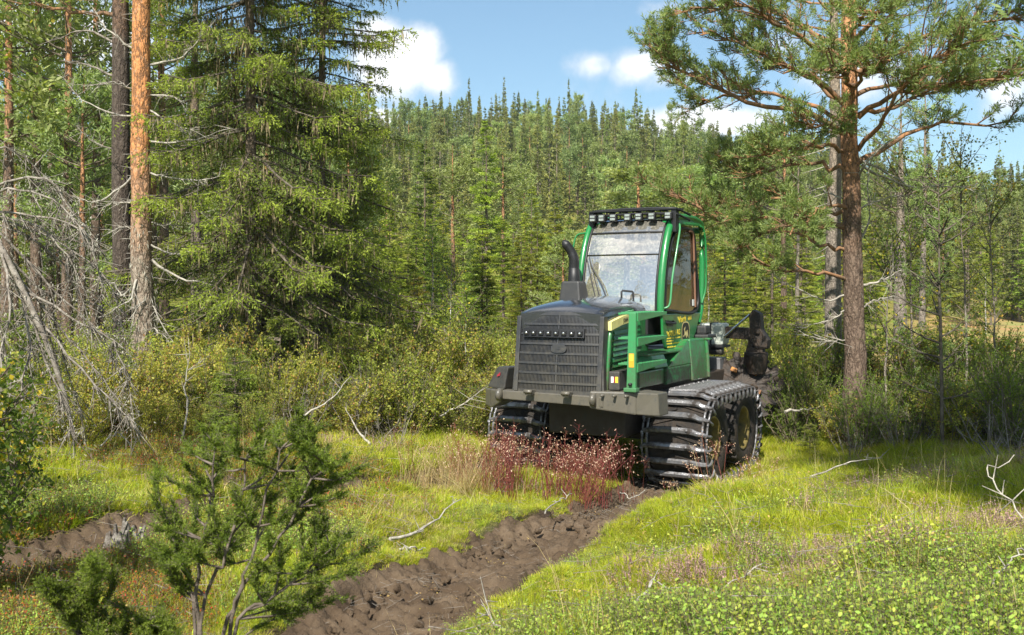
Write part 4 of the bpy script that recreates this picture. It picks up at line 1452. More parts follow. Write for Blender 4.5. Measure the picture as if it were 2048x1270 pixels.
# --- exhaust
def f_(mb):
    hexa(mb, [(-.70, .32, 2.66), (-.34, .32, 2.66), (-.34, .66, 2.66), (-.70, .66, 2.66), (-.67, .36, 2.96), (-.38, .36, 2.96), (-.38, .62, 2.96), (-.67, .62, 2.96)], .03)
ex = part('exhaust', f_, [M['darkplastic']])


def f_(mb):
    P = catmull([(-.52, .49, 2.95), (-.52, .49, 3.15), (-.515, .48, 3.28), (-.55, .46, 3.40), (-.61, .42, 3.50), (-.655, .38, 3.565)], 22)
    r = np.linspace(.085, .062, 22); r[12:20] = .068; r[-3:] = (.055, .04, .015)
    tube(mb, P, r, 16)
    lathe(mb, [(2.955, .095), (3.0, .09), (3.2, .078), (3.21, .0)], 16, 'z', (-.52, .49, 0))
part('exhaust_pipe', f_, [M['black']], ex)

# --- bogies with band tracks
WR, TR = .62, .66            # tyre and track radius
HUB = [(.62, .69), (2.12, .69)]


def loop_pts(n, Rr):
    """points and outward angles along the oval track path (y, z)"""
    L1 = HUB[1][0] - HUB[0][0]
    tot = 2 * L1 + 2 * math.pi * Rr
    out = []
    for k in range(n):
        s = k / n * tot
        if s < L1: out.append((HUB[0][0] + s, HUB[0][1] + Rr, math.pi / 2)); continue
        s -= L1
        if s < math.pi * Rr:
            a = math.pi / 2 - s / Rr; out.append((HUB[1][0] + Rr * math.cos(a), HUB[1][1] + Rr * math.sin(a), a)); continue
        s -= math.pi * Rr
        if s < L1: out.append((HUB[1][0] - s, HUB[1][1] - Rr, -math.pi / 2)); continue
        s -= L1
        a = -math.pi / 2 - s / Rr; out.append((HUB[0][0] + Rr * math.cos(a), HUB[0][1] + Rr * math.sin(a), a))
    return out


def bar_mesh():
    mb = MB()
    # local: x along the bar, z outward, y along the track
    xs = np.array([-.47, -.44, -.36, -.30, -.12, .12, .28, .34, .44, .47])
    zo = np.array([-.055, -.03, -.015, .012, .018, .018, .012, -.012, -.03, -.055])
    yo = np.array([.0, .0, .01, .02, .022, .02, .01, -.01, -.02, -.02])
    hw = np.array([.024, .034, .040, .046, .048, .048, .046, .040, .034, .024])
    V = []
    for x, z, y, w in zip(xs, zo, yo, hw):
        V += [(x, y - w, z), (x, y - w * .75, z + .030), (x, y, z + .045), (x, y + w * .75, z + .030), (x, y + w, z)]
    n = 5; F = [[i * n + j, i * n + j + 1, (i + 1) * n + j + 1, (i + 1) * n + j] for i in range(len(xs) - 1) for j in range(4)]
    mb.add(V, F, 0, .5, False)
    mb.add(V[:5], [[0, 1, 2, 3, 4]], 0); mb.add(V[-5:], [[4, 3, 2, 1, 0]], 0)
    # side guides that wrap the tyre shoulder, link eyes, stud
    for s in (-1, 1):
        mb2 = [(s * .47, -.03, .0), (s * .495, -.03, -.06), (s * .50, -.02, -.13), (s * .47, 0, -.17)]
        tube(mb, mb2, [.022, .022, .02, .012], 6)
        tube(mb, [(s * .40, -.11, -.03), (s * .40, .11, -.03)], .020, 6)
        tube(mb, [(s * .47, -.10, -.03), (s * .47, .10, -.03)], .016, 6)
    for x in (-.22, .2):
        lathe(mb, [(.03, .028), (.062, .024), (.066, 0)], 8, 'z', (x, .02, 0))
    return mb.mesh('track_bar', [M['track']])


def tyre(mb):
    prof = [(-.36, .34), (-.40, .40), (-.415, .50), (-.40, .585), (-.35, .615), (-.2, .62), (0, .622), (.2, .62), (.35, .615), (.40, .585), (.415, .50), (.40, .40), (.36, .34)]
    lathe(mb, prof, 56, 'x')
    for k in range(26):
        for s in (-1, 1):
            a = (k + (.5 if s > 0 else 0)) / 26 * 2 * math.pi
            c, sn = math.cos(a), math.sin(a)
            a2 = a + .16
            def q(x, r, an): return (x, r * math.cos(an), r * math.sin(an))
            c8 = [q(s * .02, .60, a), q(s * .02, .60, a + .07), q(s * .40, .565, a2 + .08), q(s * .40, .565, a2),
                  q(s * .02, .652, a + .01), q(s * .02, .652, a + .06), q(s * .395, .630, a2 + .07), q(s * .395, .630, a2 + .01)]
            hexa(mb, c8)


def rim(s):
    def g_(mb):
        lathe(mb, [(s * .355, .345), (s * .375, .335), (s * .36, .31), (s * .20, .30), (s * .12, .26), (s * .10, .17), (s * .16, .16), (s * .17, .0)], 40, 'x')
    return g_


def hub(s):
    def g_(mb):
        lathe(mb, [(s * .17, .12), (s * .24, .11), (s * .25, .0)], 20, 'x')
        for k in range(10):
            a = k / 10 * 2 * math.pi
            lathe(mb, [(s * .11, .016), (s * .15, .014), (s * .152, 0)], 6, 'x', (0, .21 * math.cos(a), .21 * math.sin(a)))
    return g_


tm = MB(); tyre(tm); tyre_me = tm.mesh('tyre', [M['rubber']])
bar_me = bar_mesh()
for s in (1, -1):
    xc = s * 1.24
    for y, z in HUB:
        w = bpy.data.objects.new('wheel', tyre_me); COL.objects.link(w); w.parent = mach; w.location = (xc, y, z)
        w.rotation_euler = (random.random() * 6, 0, 0)
        r_ = part('rim', rim(s), [M['rim']], w); h_ = part('hub', hub(s), [M['steel_muddy']], w)
    tr = part('track', lambda mb: (tube(mb, [(xc - .40, y, z) for y, z, a in []] or [(xc, .62, .69), (xc, 2.12, .69)], .14, 10)), [M['peat']])
    nb = 33
    for y, z, a in loop_pts(nb, TR):
        o = bpy.data.objects.new('track_bar', bar_me); COL.objects.link(o); o.parent = tr
        o.location = (xc, y, z)
        o.rotation_euler = (-(math.pi / 2 - a) , 0, random.uniform(-.02, .02))


# mud lumps caked on the rear end of the right hand track
def f_(mb):
    rs_ = np.random.RandomState(5)
    for k in range(90):
        a = rs_.uniform(-.9, 1.3)
        y = HUB[1][0] + (TR + .02) * math.cos(a); z = HUB[1][1] + (TR + .02) * math.sin(a)
        bm = bmesh.new(); bmesh.ops.create_icosphere(bm, subdivisions=1, radius=rs_.uniform(.02, .06))
        for v in bm.verts: v.co *= rs_.uniform(.6, 1.3)
        from_bm(mb, bm, 0, .5, False, Matrix.Translation((rs_.uniform(.85, 1.72), y, z)))
part('caked_mud', f_, [M['peat']], kind='stuff')


# --- rear frame and scarifier with its arm
def f_(mb):
    bx(mb, -.5, .45, 4.6, 6.4, .9, 1.35, .03)
    bx(mb, .20, .56, 4.3, 4.7, 1.0, 1.62, .02, 1)
    bx(mb, -.5, .4, 2.6, 4.2, 1.3, 1.9, .04, 1)
part('rear_frame', f_, [M['steel_muddy'], simple_mat('grey_steel', (.16, .16, .165), .5, 0, .5, var=.4, vscale=5)])
part('hydraulic_tube', lambda mb: (lathe(mb, [(.10, .0), (.10, .065), (.52, .065), (.54, .075), (.58, .07), (.58, 0)], 18, 'x', (0, 4.4, 1.74))), [M['darkplastic']])


def f_(mb):
    bx(mb, .14, .60, 4.35, 4.75, 1.85, 2.24, .05)
tank = part('tank', f_, [M['tankwhite']])
part('strap', lambda mb: (bx(mb, .355, .385, 4.34, 4.76, 1.84, 2.25)), [M['black']], tank)
part('tank_shelf', lambda mb: bx(mb, .10, .60, 4.3, 4.8, 1.80, 1.845, .01), [M['black']])


def f_(mb):
    hexa(mb, [(.60, 4.48, 1.97), (1.08, 4.44, 1.95), (1.08, 4.66, 1.95), (.60, 4.64, 1.97), (.60, 4.48, 2.18), (1.08, 4.44, 2.16), (1.08, 4.66, 2.16), (.60, 4.64, 2.18)], .015)
arm = part('arm', f_, [M['rust']])
part('cylinder_rod', lambda mb: tube(mb, [(.58, 4.42, 1.98), (1.06, 4.42, 2.40)], .020, 10), [M['chrome']], arm)


def f_(mb):
    prism(mb, [(1.06, 2.40), (1.13, 2.49), (1.26, 2.42), (1.28, 2.14), (1.40, 1.96), (1.38, 1.80), (1.18, 1.80), (1.08, 1.95)], 'y', 4.36, 4.60, .015)
    lathe(mb, [(4.33, 0), (4.33, .05), (4.63, .05), (4.63, 0)], 14, 'y', (1.22, 0, 2.10))
    prism(mb, [(.98, 1.70), (1.06, 2.02), (1.12, 2.0), (1.12, 1.75)], 'y', 4.40, 4.56, .01)
part('bracket', f_, [M['rust']], arm)


def f_(mb):
    lathe(mb, [(1.35, .14), (1.50, .18), (1.66, .21), (1.72, .21), (1.74, .18), (1.74, 0)], 24, 'z', (1.16, 4.48, 0))
    bx(mb, 1.05, 1.3, 4.38, 4.6, 1.70, 1.82, .02)
part('rotator', f_, [M['rust']], arm)


def disc(mb):
    n = 14; pts = []
    for k in range(n):
        a = k / n * 2 * math.pi
        for da, r in ((-.17, .54), (-.10, .66), (.05, .68), (.10, .55)):
            pts.append((r * math.cos(a + da), r * math.sin(a + da)))
    bm = bmesh.new()
    for zz, th in ((0, 0), ):
        v0 = [bm.verts.new((p[0], p[1], -.10 * (math.hypot(*p) / .6) ** 2)) for p in pts]
        v1 = [bm.verts.new((p[0], p[1], -.10 * (math.hypot(*p) / .6) ** 2 + .03)) for p in pts]
        c0 = bm.verts.new((0, 0, 0)); c1 = bm.verts.new((0, 0, .05))
        m_ = len(pts)
        for i in range(m_):
            j = (i + 1) % m_
            bm.faces.new((c0, v0[j], v0[i])); bm.faces.new((c1, v1[i], v1[j])); bm.faces.new((v0[i], v0[j], v1[j], v1[i]))
    from_bm(mb, bm, 0)
    for k in range(5):
        a = k / 5 * 6.28
        bx(mb, .30 * math.cos(a) - .06, .30 * math.cos(a) + .06, .30 * math.sin(a) - .04, .30 * math.sin(a) + .04, .03, .075, .01, 1)
dm = MB(); disc(dm); dme = dm.mesh('scarifier_disc', [M['rust'], M['amberdirt']])
for loc, rot in (((.95, 4.35, 1.15), (rad(66), rad(22), 0)), ((1.05, 4.75, 1.05), (rad(70), rad(35), .4))):
    o = bpy.data.objects.new('scarifier_disc', dme); COL.objects.link(o); o.parent = mach; o.location = loc; o.rotation_euler = rot

# ------------------------------------------------------------------ tree builders
def trunk_path(rs, H, lean=.02, wob=.03, k=10):
    z = np.linspace(0, H, k)
    P = np.stack([np.cumsum(rs.normal(size=k) * wob) + lean * z, np.cumsum(rs.normal(size=k) * wob), z], 1)
    P[:, :2] -= P[0, :2]
    return P


def spruce(rs, H, R0, z0, nb, nl, per, L, Wd, droop=.5, lichen=0, tw=True, rb=.14, power=.75, base=-.25, dead=0, ntr=8, tint0=.25):
    wood, crown, li = MB(), MB(), MB()
    T = trunk_path(rs, H, rs.normal() * .004, .012 * H / 10)
    tube(wood, T, rb * (1 - np.linspace(0, 1, len(T)) ** 1.1 * .96), ntr, 0)
    u = np.sort(rs.rand(nb)); z = z0 + (H * .985 - z0) * u
    az = rs.rand(nb) * 6.283
    Lb = (R0 * (1 - (z / H)) ** power * (.62 + .5 * rs.rand(nb)) + .05)
    out = np.stack([np.cos(az), np.sin(az), 0 * az], 1)
    h = np.clip((z - z0) / (H - z0), 0, 1)
    a = (base * (1 - h) + .45 * h ** 2)[:, None]; b = (-droop * (1 - h) * .9)[:, None]; c = (droop * (.75) * (1 - h))[:, None]
    tx = np.interp(z, T[:, 2], T[:, 0]); ty = np.interp(z, T[:, 2], T[:, 1])
    B0 = np.stack([tx, ty, z], 1)
    def bp(t, i=slice(None)):
        return B0[i] + out[i] * (Lb[i][:, None] * t) + np.array([0, 0, 1.]) * Lb[i][:, None] * (a[i] * t + b[i] * t ** 2 + c[i] * t ** 3)
    ts = np.linspace(0, 1, 5)
    for q in range(4):
        tubes_many(wood, bp(ts[q]), bp(ts[q + 1]), .010 + .012 * Lb * (1 - ts[q]), .006 + .010 * Lb * (1 - ts[q + 1]), 3, 1)
    # side branchlets
    i = np.repeat(np.arange(nb), nl)
    n_ = len(i)
    t = (.16 + .84 * rs.rand(n_))[:, None]
    A = bp(t, i)
    s = np.where(rs.rand(n_) < .5, -1, 1)[:, None]
    side = np.stack([-out[i, 1], out[i, 0], 0 * i], 1) * s
    ln = (.10 + .34 * Lb[i] * (1 - .72 * t[:, 0])) * (.6 + .7 * rs.rand(n_))
    dz = (-droop * (1 - h[i]) * (.3 + 1.1 * rs.rand(n_)) + .12 * h[i])
    D = unit(out[i] * (.55 + .5 * rs.rand(n_))[:, None] + side * (.8 + .3 * rs.rand(n_))[:, None] + np.stack([0 * dz, 0 * dz, dz], 1))
    B = A + D * ln[:, None]
    tip = bp(np.ones((nb, 1)))
    A = np.vstack([A, bp(np.full((nb, 1), .72))]); B = np.vstack([B, tip + (tip - bp(np.full((nb, 1), .9))) * .5])
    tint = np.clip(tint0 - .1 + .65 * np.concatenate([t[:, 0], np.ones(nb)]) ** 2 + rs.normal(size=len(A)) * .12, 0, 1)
    if tw: tubes_many(wood, A, B, .005, .002, 3, 1)
    hl = 1 - .62 * np.clip(np.concatenate([h[i], h]), 0, 1) ** 2.2
    L = L * hl; Wd = Wd * (.35 + .65 * hl); L1 = L[:, None]
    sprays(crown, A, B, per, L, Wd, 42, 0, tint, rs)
    # droop second order sprays below the branchlet
    if per >= 8:
        Mx = A + (B - A) * rs.rand(len(A), 1)
        E = Mx + unit(B - A) * L1 * 1.2 + np.array([0, 0, -1.]) * (L1 * (1 + 2.2 * rs.rand(len(A), 1)))
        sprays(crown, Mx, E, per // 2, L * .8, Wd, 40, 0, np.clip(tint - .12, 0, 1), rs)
    # leader
    sprays(crown, [[T[-1, 0], T[-1, 1], H * .93]], [[T[-1, 0], T[-1, 1], H + .1]], 16, float(L.min()), float(Wd.min()), 35, 0, .4, rs)
    if lichen:
        j = rs.randint(0, nb, lichen); t = (.1 + .85 * rs.rand(lichen) ** 1.2)[:, None]
        A = bp(t, j) + rs.normal(size=(lichen, 3)) * [.10, .10, .02]
        lenl = .08 + .36 * rs.rand(lichen) ** 2
        leaves(li, A, np.array([0, 0, -1.]) + rs.normal(size=(lichen, 3)) * .10, lenl, .016 + .026 * rs.rand(lichen), 0, rs.rand(lichen), rs)
    if dead:
        za = z0 * rs.rand(dead) * .95 + .3; aa = rs.rand(dead) * 6.28
        A = np.stack([np.interp(za, T[:, 2], T[:, 0]), np.interp(za, T[:, 2], T[:, 1]), za], 1)
        B = A + np.stack([np.cos(aa), np.sin(aa), -.35 + .3 * rs.rand(dead)], 1) * (R0 * .55 * rs.rand(dead))[:, None]
        tubes_many(wood, A, B, .012, .004, 3, 1)
    return wood, crown, li


def pine(rs, H, zc, R0, nl, nt_, per, L, Wd, rb=.15, top=True, ntr=8, tw=True):
    wood, crown = MB(), MB()
    T = trunk_path(rs, H, rs.normal() * .008, .02 * H / 10)
    tube(wood, T, rb * (1 - np.linspace(0, 1, len(T)) ** 1.3 * .93), ntr, 0)
    z = zc + (H * .97 - zc) * rs.rand(nl) ** .9; az = rs.rand(nl) * 6.28
    h = (z - zc) / (H - zc)
    Lb = R0 * (np.sqrt(np.clip(1 - h ** 1.6, .02, 1))) * (.55 + .55 * rs.rand(nl)) * (.6 + .4 * np.minimum(1, h * 4))
    out = np.stack([np.cos(az), np.sin(az), 0 * az], 1)
    B0 = np.stack([np.interp(z, T[:, 2], T[:, 0]), np.interp(z, T[:, 2], T[:, 1]), z], 1)
    def bp(t, i=slice(None)):
        return B0[i] + out[i] * (Lb[i][:, None] * t) + np.array([0, 0, 1.]) * (Lb[i][:, None] * (.05 + .5 * h[i][:, None] + .25 * t) * t)
    ts = np.linspace(0, 1, 4)
    for q in range(3): tubes_many(wood, bp(ts[q]), bp(ts[q + 1]), .012 + .016 * Lb * (1 - ts[q]), .008 + .014 * Lb * (1 - ts[q + 1]), 3, 1)
    i = np.repeat(np.arange(nl), nt_); n_ = len(i)
    t = (.28 + .78 * rs.rand(n_))[:, None]
    A = bp(t, i)
    D = unit(out[i] * .6 + rs.normal(size=(n_, 3)) * [.7, .7, .45] + [0, 0, .35])
    ln = (.10 + .26 * Lb[i] * rs.rand(n_))
    B = A + D * ln[:, None]
    if tw: tubes_many(wood, A, B, .006, .004, 3, 1)
    C = B + unit(D + [0, 0, .5]) * L * 1.1
    tint = np.clip(.3 + .45 * t[:, 0] + rs.normal(size=n_) * .15, 0, 1)
    sprays(crown, B - D * L * .4, C, per, L, Wd, 48, 0, tint, rs)
    return wood, crown


def birch(rs, H, R0, nl, per, leaf, rb=.06, dens=1.0, z0=.25, mat_bark='bark_birch'):
    wood, crown = MB(), MB()
    T = trunk_path(rs, H, rs.normal() * .02, .03 * H / 6)
    tube(wood, T, rb * (1 - np.linspace(0, 1, len(T)) * .93), 7, 0)
    z = H * (z0 + (.98 - z0) * rs.rand(nl)); az = rs.rand(nl) * 6.28; h = z / H
    Lb = R0 * (.35 + .9 * np.sin(np.clip((h - z0) / (1 - z0), 0, 1) * 2.6)) * (.6 + .5 * rs.rand(nl))
    D = np.stack([np.cos(az), np.sin(az), .6 + .9 * h], 1); D = unit(D)
    A = np.stack([np.interp(z, T[:, 2], T[:, 0]), np.interp(z, T[:, 2], T[:, 1]), z], 1)
    B = A + D * Lb[:, None]
    tubes_many(wood, A, B, .011, .004, 3, 1)
    i = np.repeat(np.arange(nl), 5); t = rs.rand(len(i), 1) * .9 + .1
    A2 = A[i] + (B - A)[i] * t; D2 = unit(D[i] + rs.normal(size=(len(i), 3)) * .7 + [0, 0, -.35])
    B2 = A2 + D2 * (Lb[i] * .45)[:, None]
    tubes_many(wood, A2, B2, .004, .002, 3, 1)
    A3 = np.vstack([A + (B - A) * .4, A2]); B3 = np.vstack([B, B2])
    m = len(A3); t = rs.rand(m, per, 1)
    P = (A3[:, None] + (B3 - A3)[:, None] * t + rs.normal(size=(m, per, 3)) * .05).reshape(-1, 3)
    leaves(crown, P, rs.normal(size=P.shape) + [0, 0, -.6], leaf * (.7 + .5 * rs.rand(len(P))), leaf * .72, 0, rs.rand(len(P)), rs)
    return wood, crown


def bush(rs, h, r, ns, ntw, kind, leafL, leafW, per):
    """many stemmed shrub; kind 'needle', 'leaf' or 'bare'"""
    wood, crown = MB(), MB()
    az = rs.rand(ns) * 6.28; rr = r * np.sqrt(rs.rand(ns)); hh = h * (.55 + .5 * rs.rand(ns))
    A = np.stack([np.cos(az) * rr * .2, np.sin(az) * rr * .2, np.full(ns, -.05)], 1)
    C = np.stack([np.cos(az) * rr * .75, np.sin(az) * rr * .75, hh * .55], 1) + rs.normal(size=(ns, 3)) * .04
    B = np.stack([np.cos(az) * rr * 1.05, np.sin(az) * rr * 1.05, hh], 1) + rs.normal(size=(ns, 3)) * .06
    tubes_many(wood, A, C, .011, .007, 4, 0); tubes_many(wood, C, B, .007, .003, 3, 0)
    i = np.repeat(np.arange(ns), ntw); t = rs.rand(len(i), 1)
    lowf = .04
    tt = lowf + (1 - lowf) * t
    P = np.where(tt < .5, A[i] + (C - A)[i] * tt * 2, C[i] + (B - C)[i] * (tt * 2 - 1))
    D = unit((B - A)[i] * .5 / h + rs.normal(size=(len(i), 3)) * [.6, .6, .4] + [0, 0, .35])
    ln = (.08 + .20 * h * rs.rand(len(i)))[:, None]
    Q = P + D * ln
    tubes_many(wood, P, Q, .004, .0015, 3, 0)
    if kind == 'needle':
        sprays(crown, P + (Q - P) * .2, Q + D * .03, per, leafL, leafW, 45, 0, np.clip(.3 + .4 * tt[:, 0] + rs.normal(size=len(i)) * .15, 0, 1), rs)
    elif kind == 'leaf':
        t2 = rs.rand(len(i), per, 1)
        L_ = (P[:, None] + (Q - P)[:, None] * t2 + rs.normal(size=(len(i), per, 3)) * .02).reshape(-1, 3)
        leaves(crown, L_, rs.normal(size=L_.shape) + [0, 0, .3], leafL * (.6 + .6 * rs.rand(len(L_))), leafW, 0, rs.rand(len(L_)), rs)
    else:
        P2 = P + (Q - P) * rs.rand(len(i), 1); Q2 = P2 + unit(D + rs.normal(size=D.shape) * .7) * ln * .6
        tubes_many(wood, P2, Q2, .0025, .001, 3, 0)
        sprays(crown, P, Q, per, leafL, leafW, 70, 0, .5, rs)
    return wood, crown


def tree_obj(name, wood, crown, wm, cm, loc, label, cat='tree', extra=None, group=None, rz=0.):
    t = empty(name, loc, rz)
    tag(t, label, cat, group)
    wood.build('trunk', wm, t); crown.build('crown', cm, t)
    for nm, mb, mats in (extra or []): 
        if mb.n: mb.build(nm, mats, t)
    return t


def at(px, Z, dz=0.0):
    x = WX(px, Z)
    return (x, Z, gz(x, Z) + dz)


# ------------------------------------------------------------------ the near trees
rs = np.random.RandomState(21)


def px_limb(base, pts, Z):
    """limb given in picture points with depth offsets, as tree-local coordinates"""
    out = []
    for p in pts:
        dz = p[2] if len(p) > 2 else 0
        X, Y, Zz = W(p[0], p[1], Z + dz)
        out.append((X - base[0], Y - base[1], Zz - base[2]))
    return np.array(out)


def limb_foliage(rs, wood, crown, P, r0, nsub, sub_len, ntw, tuft_per, tL, tW, t0=.3, wmat=1, up=.25, mat=0, flat=.5, r1=.012):
    Pm = catmull(P, 14)
    Pm[1:-1] += rs.normal(size=(12, 3)) * .03
    tube(wood, Pm, np.linspace(r0, r1, 14), 6, wmat)
    if nsub == 0: return
    t = t0 + (1 - t0) * np.sort(rs.rand(nsub)) ** .85
    ax = unit(np.gradient(Pm, axis=0))
    idx = t * 13; i0 = np.minimum(idx.astype(int), 12); f = (idx - i0)[:, None]
    S = Pm[i0] * (1 - f) + Pm[i0 + 1] * f; a = ax[i0]
    pr = unit(np.cross(a, rs.normal(size=(nsub, 3)))) * [1, 1, flat]
    D = unit(a * .75 + pr * .9 + [0, 0, up])
    ln = sub_len * (.5 + .6 * rs.rand(nsub)) * (1.1 - .6 * t)
    E = S + D * ln[:, None]
    Mi = (S + E) / 2 + rs.normal(size=(nsub, 3)) * .04
    tubes_many(wood, S, Mi, .016, .011, 4, wmat); tubes_many(wood, Mi, E, .011, .005, 3, wmat)
    j = np.repeat(np.arange(nsub), ntw); t2 = .3 + .7 * rs.rand(len(j), 1)
    P2 = S[j] + (E - S)[j] * t2
    D2 = unit(D[j] * .8 + rs.normal(size=(len(j), 3)) * [.55, .55, .35] + [0, 0, .28])
    ln2 = (.10 + .28 * sub_len * rs.rand(len(j)))[:, None]
    Q2 = P2 + D2 * ln2
    tubes_many(wood, P2, Q2, .006, .004, 3, wmat)
    k = np.repeat(np.arange(len(j)), 2); t3 = np.where(rs.rand(len(k), 1) < .45, 1., .5 + .5 * rs.rand(len(k), 1))
    P3 = P2[k] + (Q2 - P2)[k] * t3; D3 = unit(D2[k] + rs.normal(size=(len(k), 3)) * .45 + [0, 0, .3])
    tint = np.clip(.45 + rs.normal(size=len(k)) * .2, 0, 1)
    sprays(crown, P3 - D3 * .03, P3 + D3 * tL * 1.2, tuft_per, tL, tW, 46, mat, tint, rs)


def dead_twigs(rs, wood, P, r0, n, ln, mat=2, r1=.005, hang=-.1):
    Pm = catmull(P, 12)
    Pm[1:] += rs.normal(size=(11, 3)) * .012
    tube(wood, Pm, np.linspace(r0, r1, 12), 6, mat)
    if n == 0: return Pm
    ix = rs.randint(2, 12, n); A = Pm[ix]
    ax = unit(np.gradient(Pm, axis=0))[ix]
    D = unit(ax * .6 + rs.normal(size=(n, 3)) * .7 + [0, 0, hang])
    B = A + D * (ln * (.3 + .9 * rs.rand(n)))[:, None]
    tubes_many(wood, A, B, .006, .0025, 3, mat)
    ix2 = rs.randint(0, n, n); A2 = A[ix2] + (B - A)[ix2] * rs.rand(n, 1); B2 = A2 + unit(D[ix2] + rs.normal(size=(n, 3)) * .8) * (ln * .4 * rs.rand(n))[:, None]
    tubes_many(wood, A2, B2, .004, .002, 3, mat)
    return Pm


# --- orange pine on the left and the dark one behind it
bz = at(287, 18, -.1)
wood, crown, li = MB(), MB(), MB()
k = 16; z = np.linspace(0, 13.5, k)
T = np.stack([np.interp(z, [0, 3, 6, 13.5], [0.02, -.04, -.03, -.12]) + rs.normal(size=k) * .012, rs.normal(size=k) * .012, z], 1)
tube(wood, T, np.interp(z, [0, .4, 1.2, 3, 8, 13.5], [.27, .225, .20, .178, .148, .09]), 16, 0)
for pts, r0 in (([(278, 345), (232, 383), (190, 404), (160, 398)], .026), ([(266, 404), (232, 408), (196, 411)], .022),
                ([(285, 548), (272, 560, -.2), (262, 600, -.3), (240, 612, -.3), (216, 632, -.2)], .030), ([(276, 560), (245, 590, .2), (225, 566, .3), (170, 556, .4)], .026),
                ([(300, 346), (345, 355), (400, 360), (452, 350)], .024), ([(302, 490), (330, 505), (365, 507), (394, 492)], .022),
                ([(304, 520), (340, 545), (380, 563), (420, 566), (447, 590)], .030), ([(300, 283), (360, 284), (410, 274), (462, 256)], .022),
                ([(298, 220), (350, 250, -.3), (390, 262, -.5)], .02), ([(270, 232), (220, 225), (160, 196), (128, 155)], .022), ([(270, 180), (225, 165, -.3), (175, 172, -.5)], .018),
                ([(300, 190), (350, 195), (385, 232)], .018), ([(300, 600), (320, 640, -.2), (350, 690, -.3)], .016), ([(300, 655), (325, 668, -.2), (352, 700, -.3)], .014),
                ([(300, 130), (370, 110), (430, 40)], .025), ([(272, 100), (215, 60), (190, 20)], .024), ([(290, 600, -.2), (270, 625, -.3), (255, 690, -.4)], .014),
                ([(300, 445), (335, 452), (372, 440)], .014), ([(300, 405), (350, 424), (430, 420)], .016), ([(272, 460), (240, 455), (228, 462)], .012)):
    dead_twigs(rs, wood, px_limb(bz, pts, 18), r0, 26, .30)
# short stubs and shaggy lower trunk
n = 150; zz = rs.rand(n) * 9; aa = rs.rand(n) * 6.28
A = np.stack([.16 * np.cos(aa), .16 * np.sin(aa), zz], 1); B = A + np.stack([np.cos(aa), np.sin(aa), -.2 + .3 * rs.rand(n)], 1) * (.08 + .35 * rs.rand(n) ** 2)[:, None]
tubes_many(wood, A, B, .007, .003, 3, 2)
n = 500; zz = rs.rand(n) ** 1.6 * 3.2; aa = rs.rand(n) * 6.28
leaves(li, np.stack([.21 * np.cos(aa), .21 * np.sin(aa), zz], 1), np.stack([.4 * np.cos(aa), .4 * np.sin(aa), -1 + 0 * aa], 1), .06 + .10 * rs.rand(n), .012, 0, rs.rand(n), rs)
for zc, a0, ln in ((9.5, .4, 1.8), (10.2, 2.4, 1.8), (10.9, 4.2, 1.7), (11.5, 5.4, 1.6), (12.1, 1.4, 1.4), (12.6, 3.2, 1.3), (13.2, 0, 1), (13.3, 2, 1), (9.9, 5.8, 1.7)):
    e = np.array([math.cos(a0), math.sin(a0), .25]) * ln
    limb_foliage(rs, wood, crown, np.array([[0, 0, zc], e * .5 + [0, 0, zc], e + [0, 0, zc + .2]]), .05, 9, .8, 7, 16, .07, .012)
t = tree_obj('pine_tree', wood, crown, [M['bark_orange'], M['pine_limb'], M['deadwood']], [M['pine']], bz,
             'tall pine with orange bark and bleached dead branches, left of the lichen-hung spruce', 'pine tree', [('bark_lichen', li, [M['grey_lichen']])])
for c in t.children:
    if c.name.startswith('bark_lichen'): c['kind'] = 'stuff'

bz = at(243, 19.3, -.1)
wood, crown = MB(), MB()
z = np.linspace(0, 14, 12)
tube(wood, np.stack([np.interp(z, [0, 14], [0, -.05]) + rs.normal(size=12) * .01, 0 * z, z], 1), np.interp(z, [0, 1, 6, 14], [.22, .185, .165, .09]), 14, 0)
for pts, r0 in (([(236, 160), (180, 130), (120, 120)], .03), ([(236, 90), (170, 60), (110, 80)], .03), ([(240, 485, .2), (200, 500), (130, 470)], .014), ([(238, 300), (190, 285), (150, 250)], .018)):
    dead_twigs(rs, wood, px_limb(bz, pts, 19.3), r0, 24, .35)
for zc, a0, ln in ((7.3, 3.0, 2.3), (8.0, 2.2, 2.2), (8.5, 3.9, 2.1), (9.1, 3.1, 2.2), (9.8, 5, 2.0), (10.4, 2.6, 1.9), (11, 1, 1.8), (11.6, 4, 1.6), (12.3, 0, 1.4), (13, 2, 1.1), (13.4, 4, .9)):
    e = np.array([math.cos(a0), math.sin(a0), .12]) * ln
    limb_foliage(rs, wood, crown, np.array([[0, 0, zc], e * .5 + [0, 0, zc], e + [0, 0, zc + .1]]), .05, 10, .8, 7, 14, .08, .013)
tree_obj('pine_tree', wood, crown, [M['bark_shaded'], M['pine_limb'], M['greywood']], [M['pine']], bz,
         'pine with dark shaded trunk close behind the orange-barked pine', 'pine tree')

# --- lichen-hung spruces
def near_spruce(px, Z, H, R0, z0, nb, label, seed, lichen, **k):
    r_ = np.random.RandomState(seed)
    w, c, l = spruce(r_, H, R0, z0, nb, k.pop('nl', 30), k.pop('per', 11), k.pop('L', .080), k.pop('Wd', .026), k.pop('droop', .7), lichen, **k)
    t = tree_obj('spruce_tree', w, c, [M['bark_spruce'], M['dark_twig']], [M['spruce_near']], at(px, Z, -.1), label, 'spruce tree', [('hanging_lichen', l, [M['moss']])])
    for ch in t.children:
        if ch.name.startswith('hanging_lichen'): ch['kind'] = 'stuff'
    return t


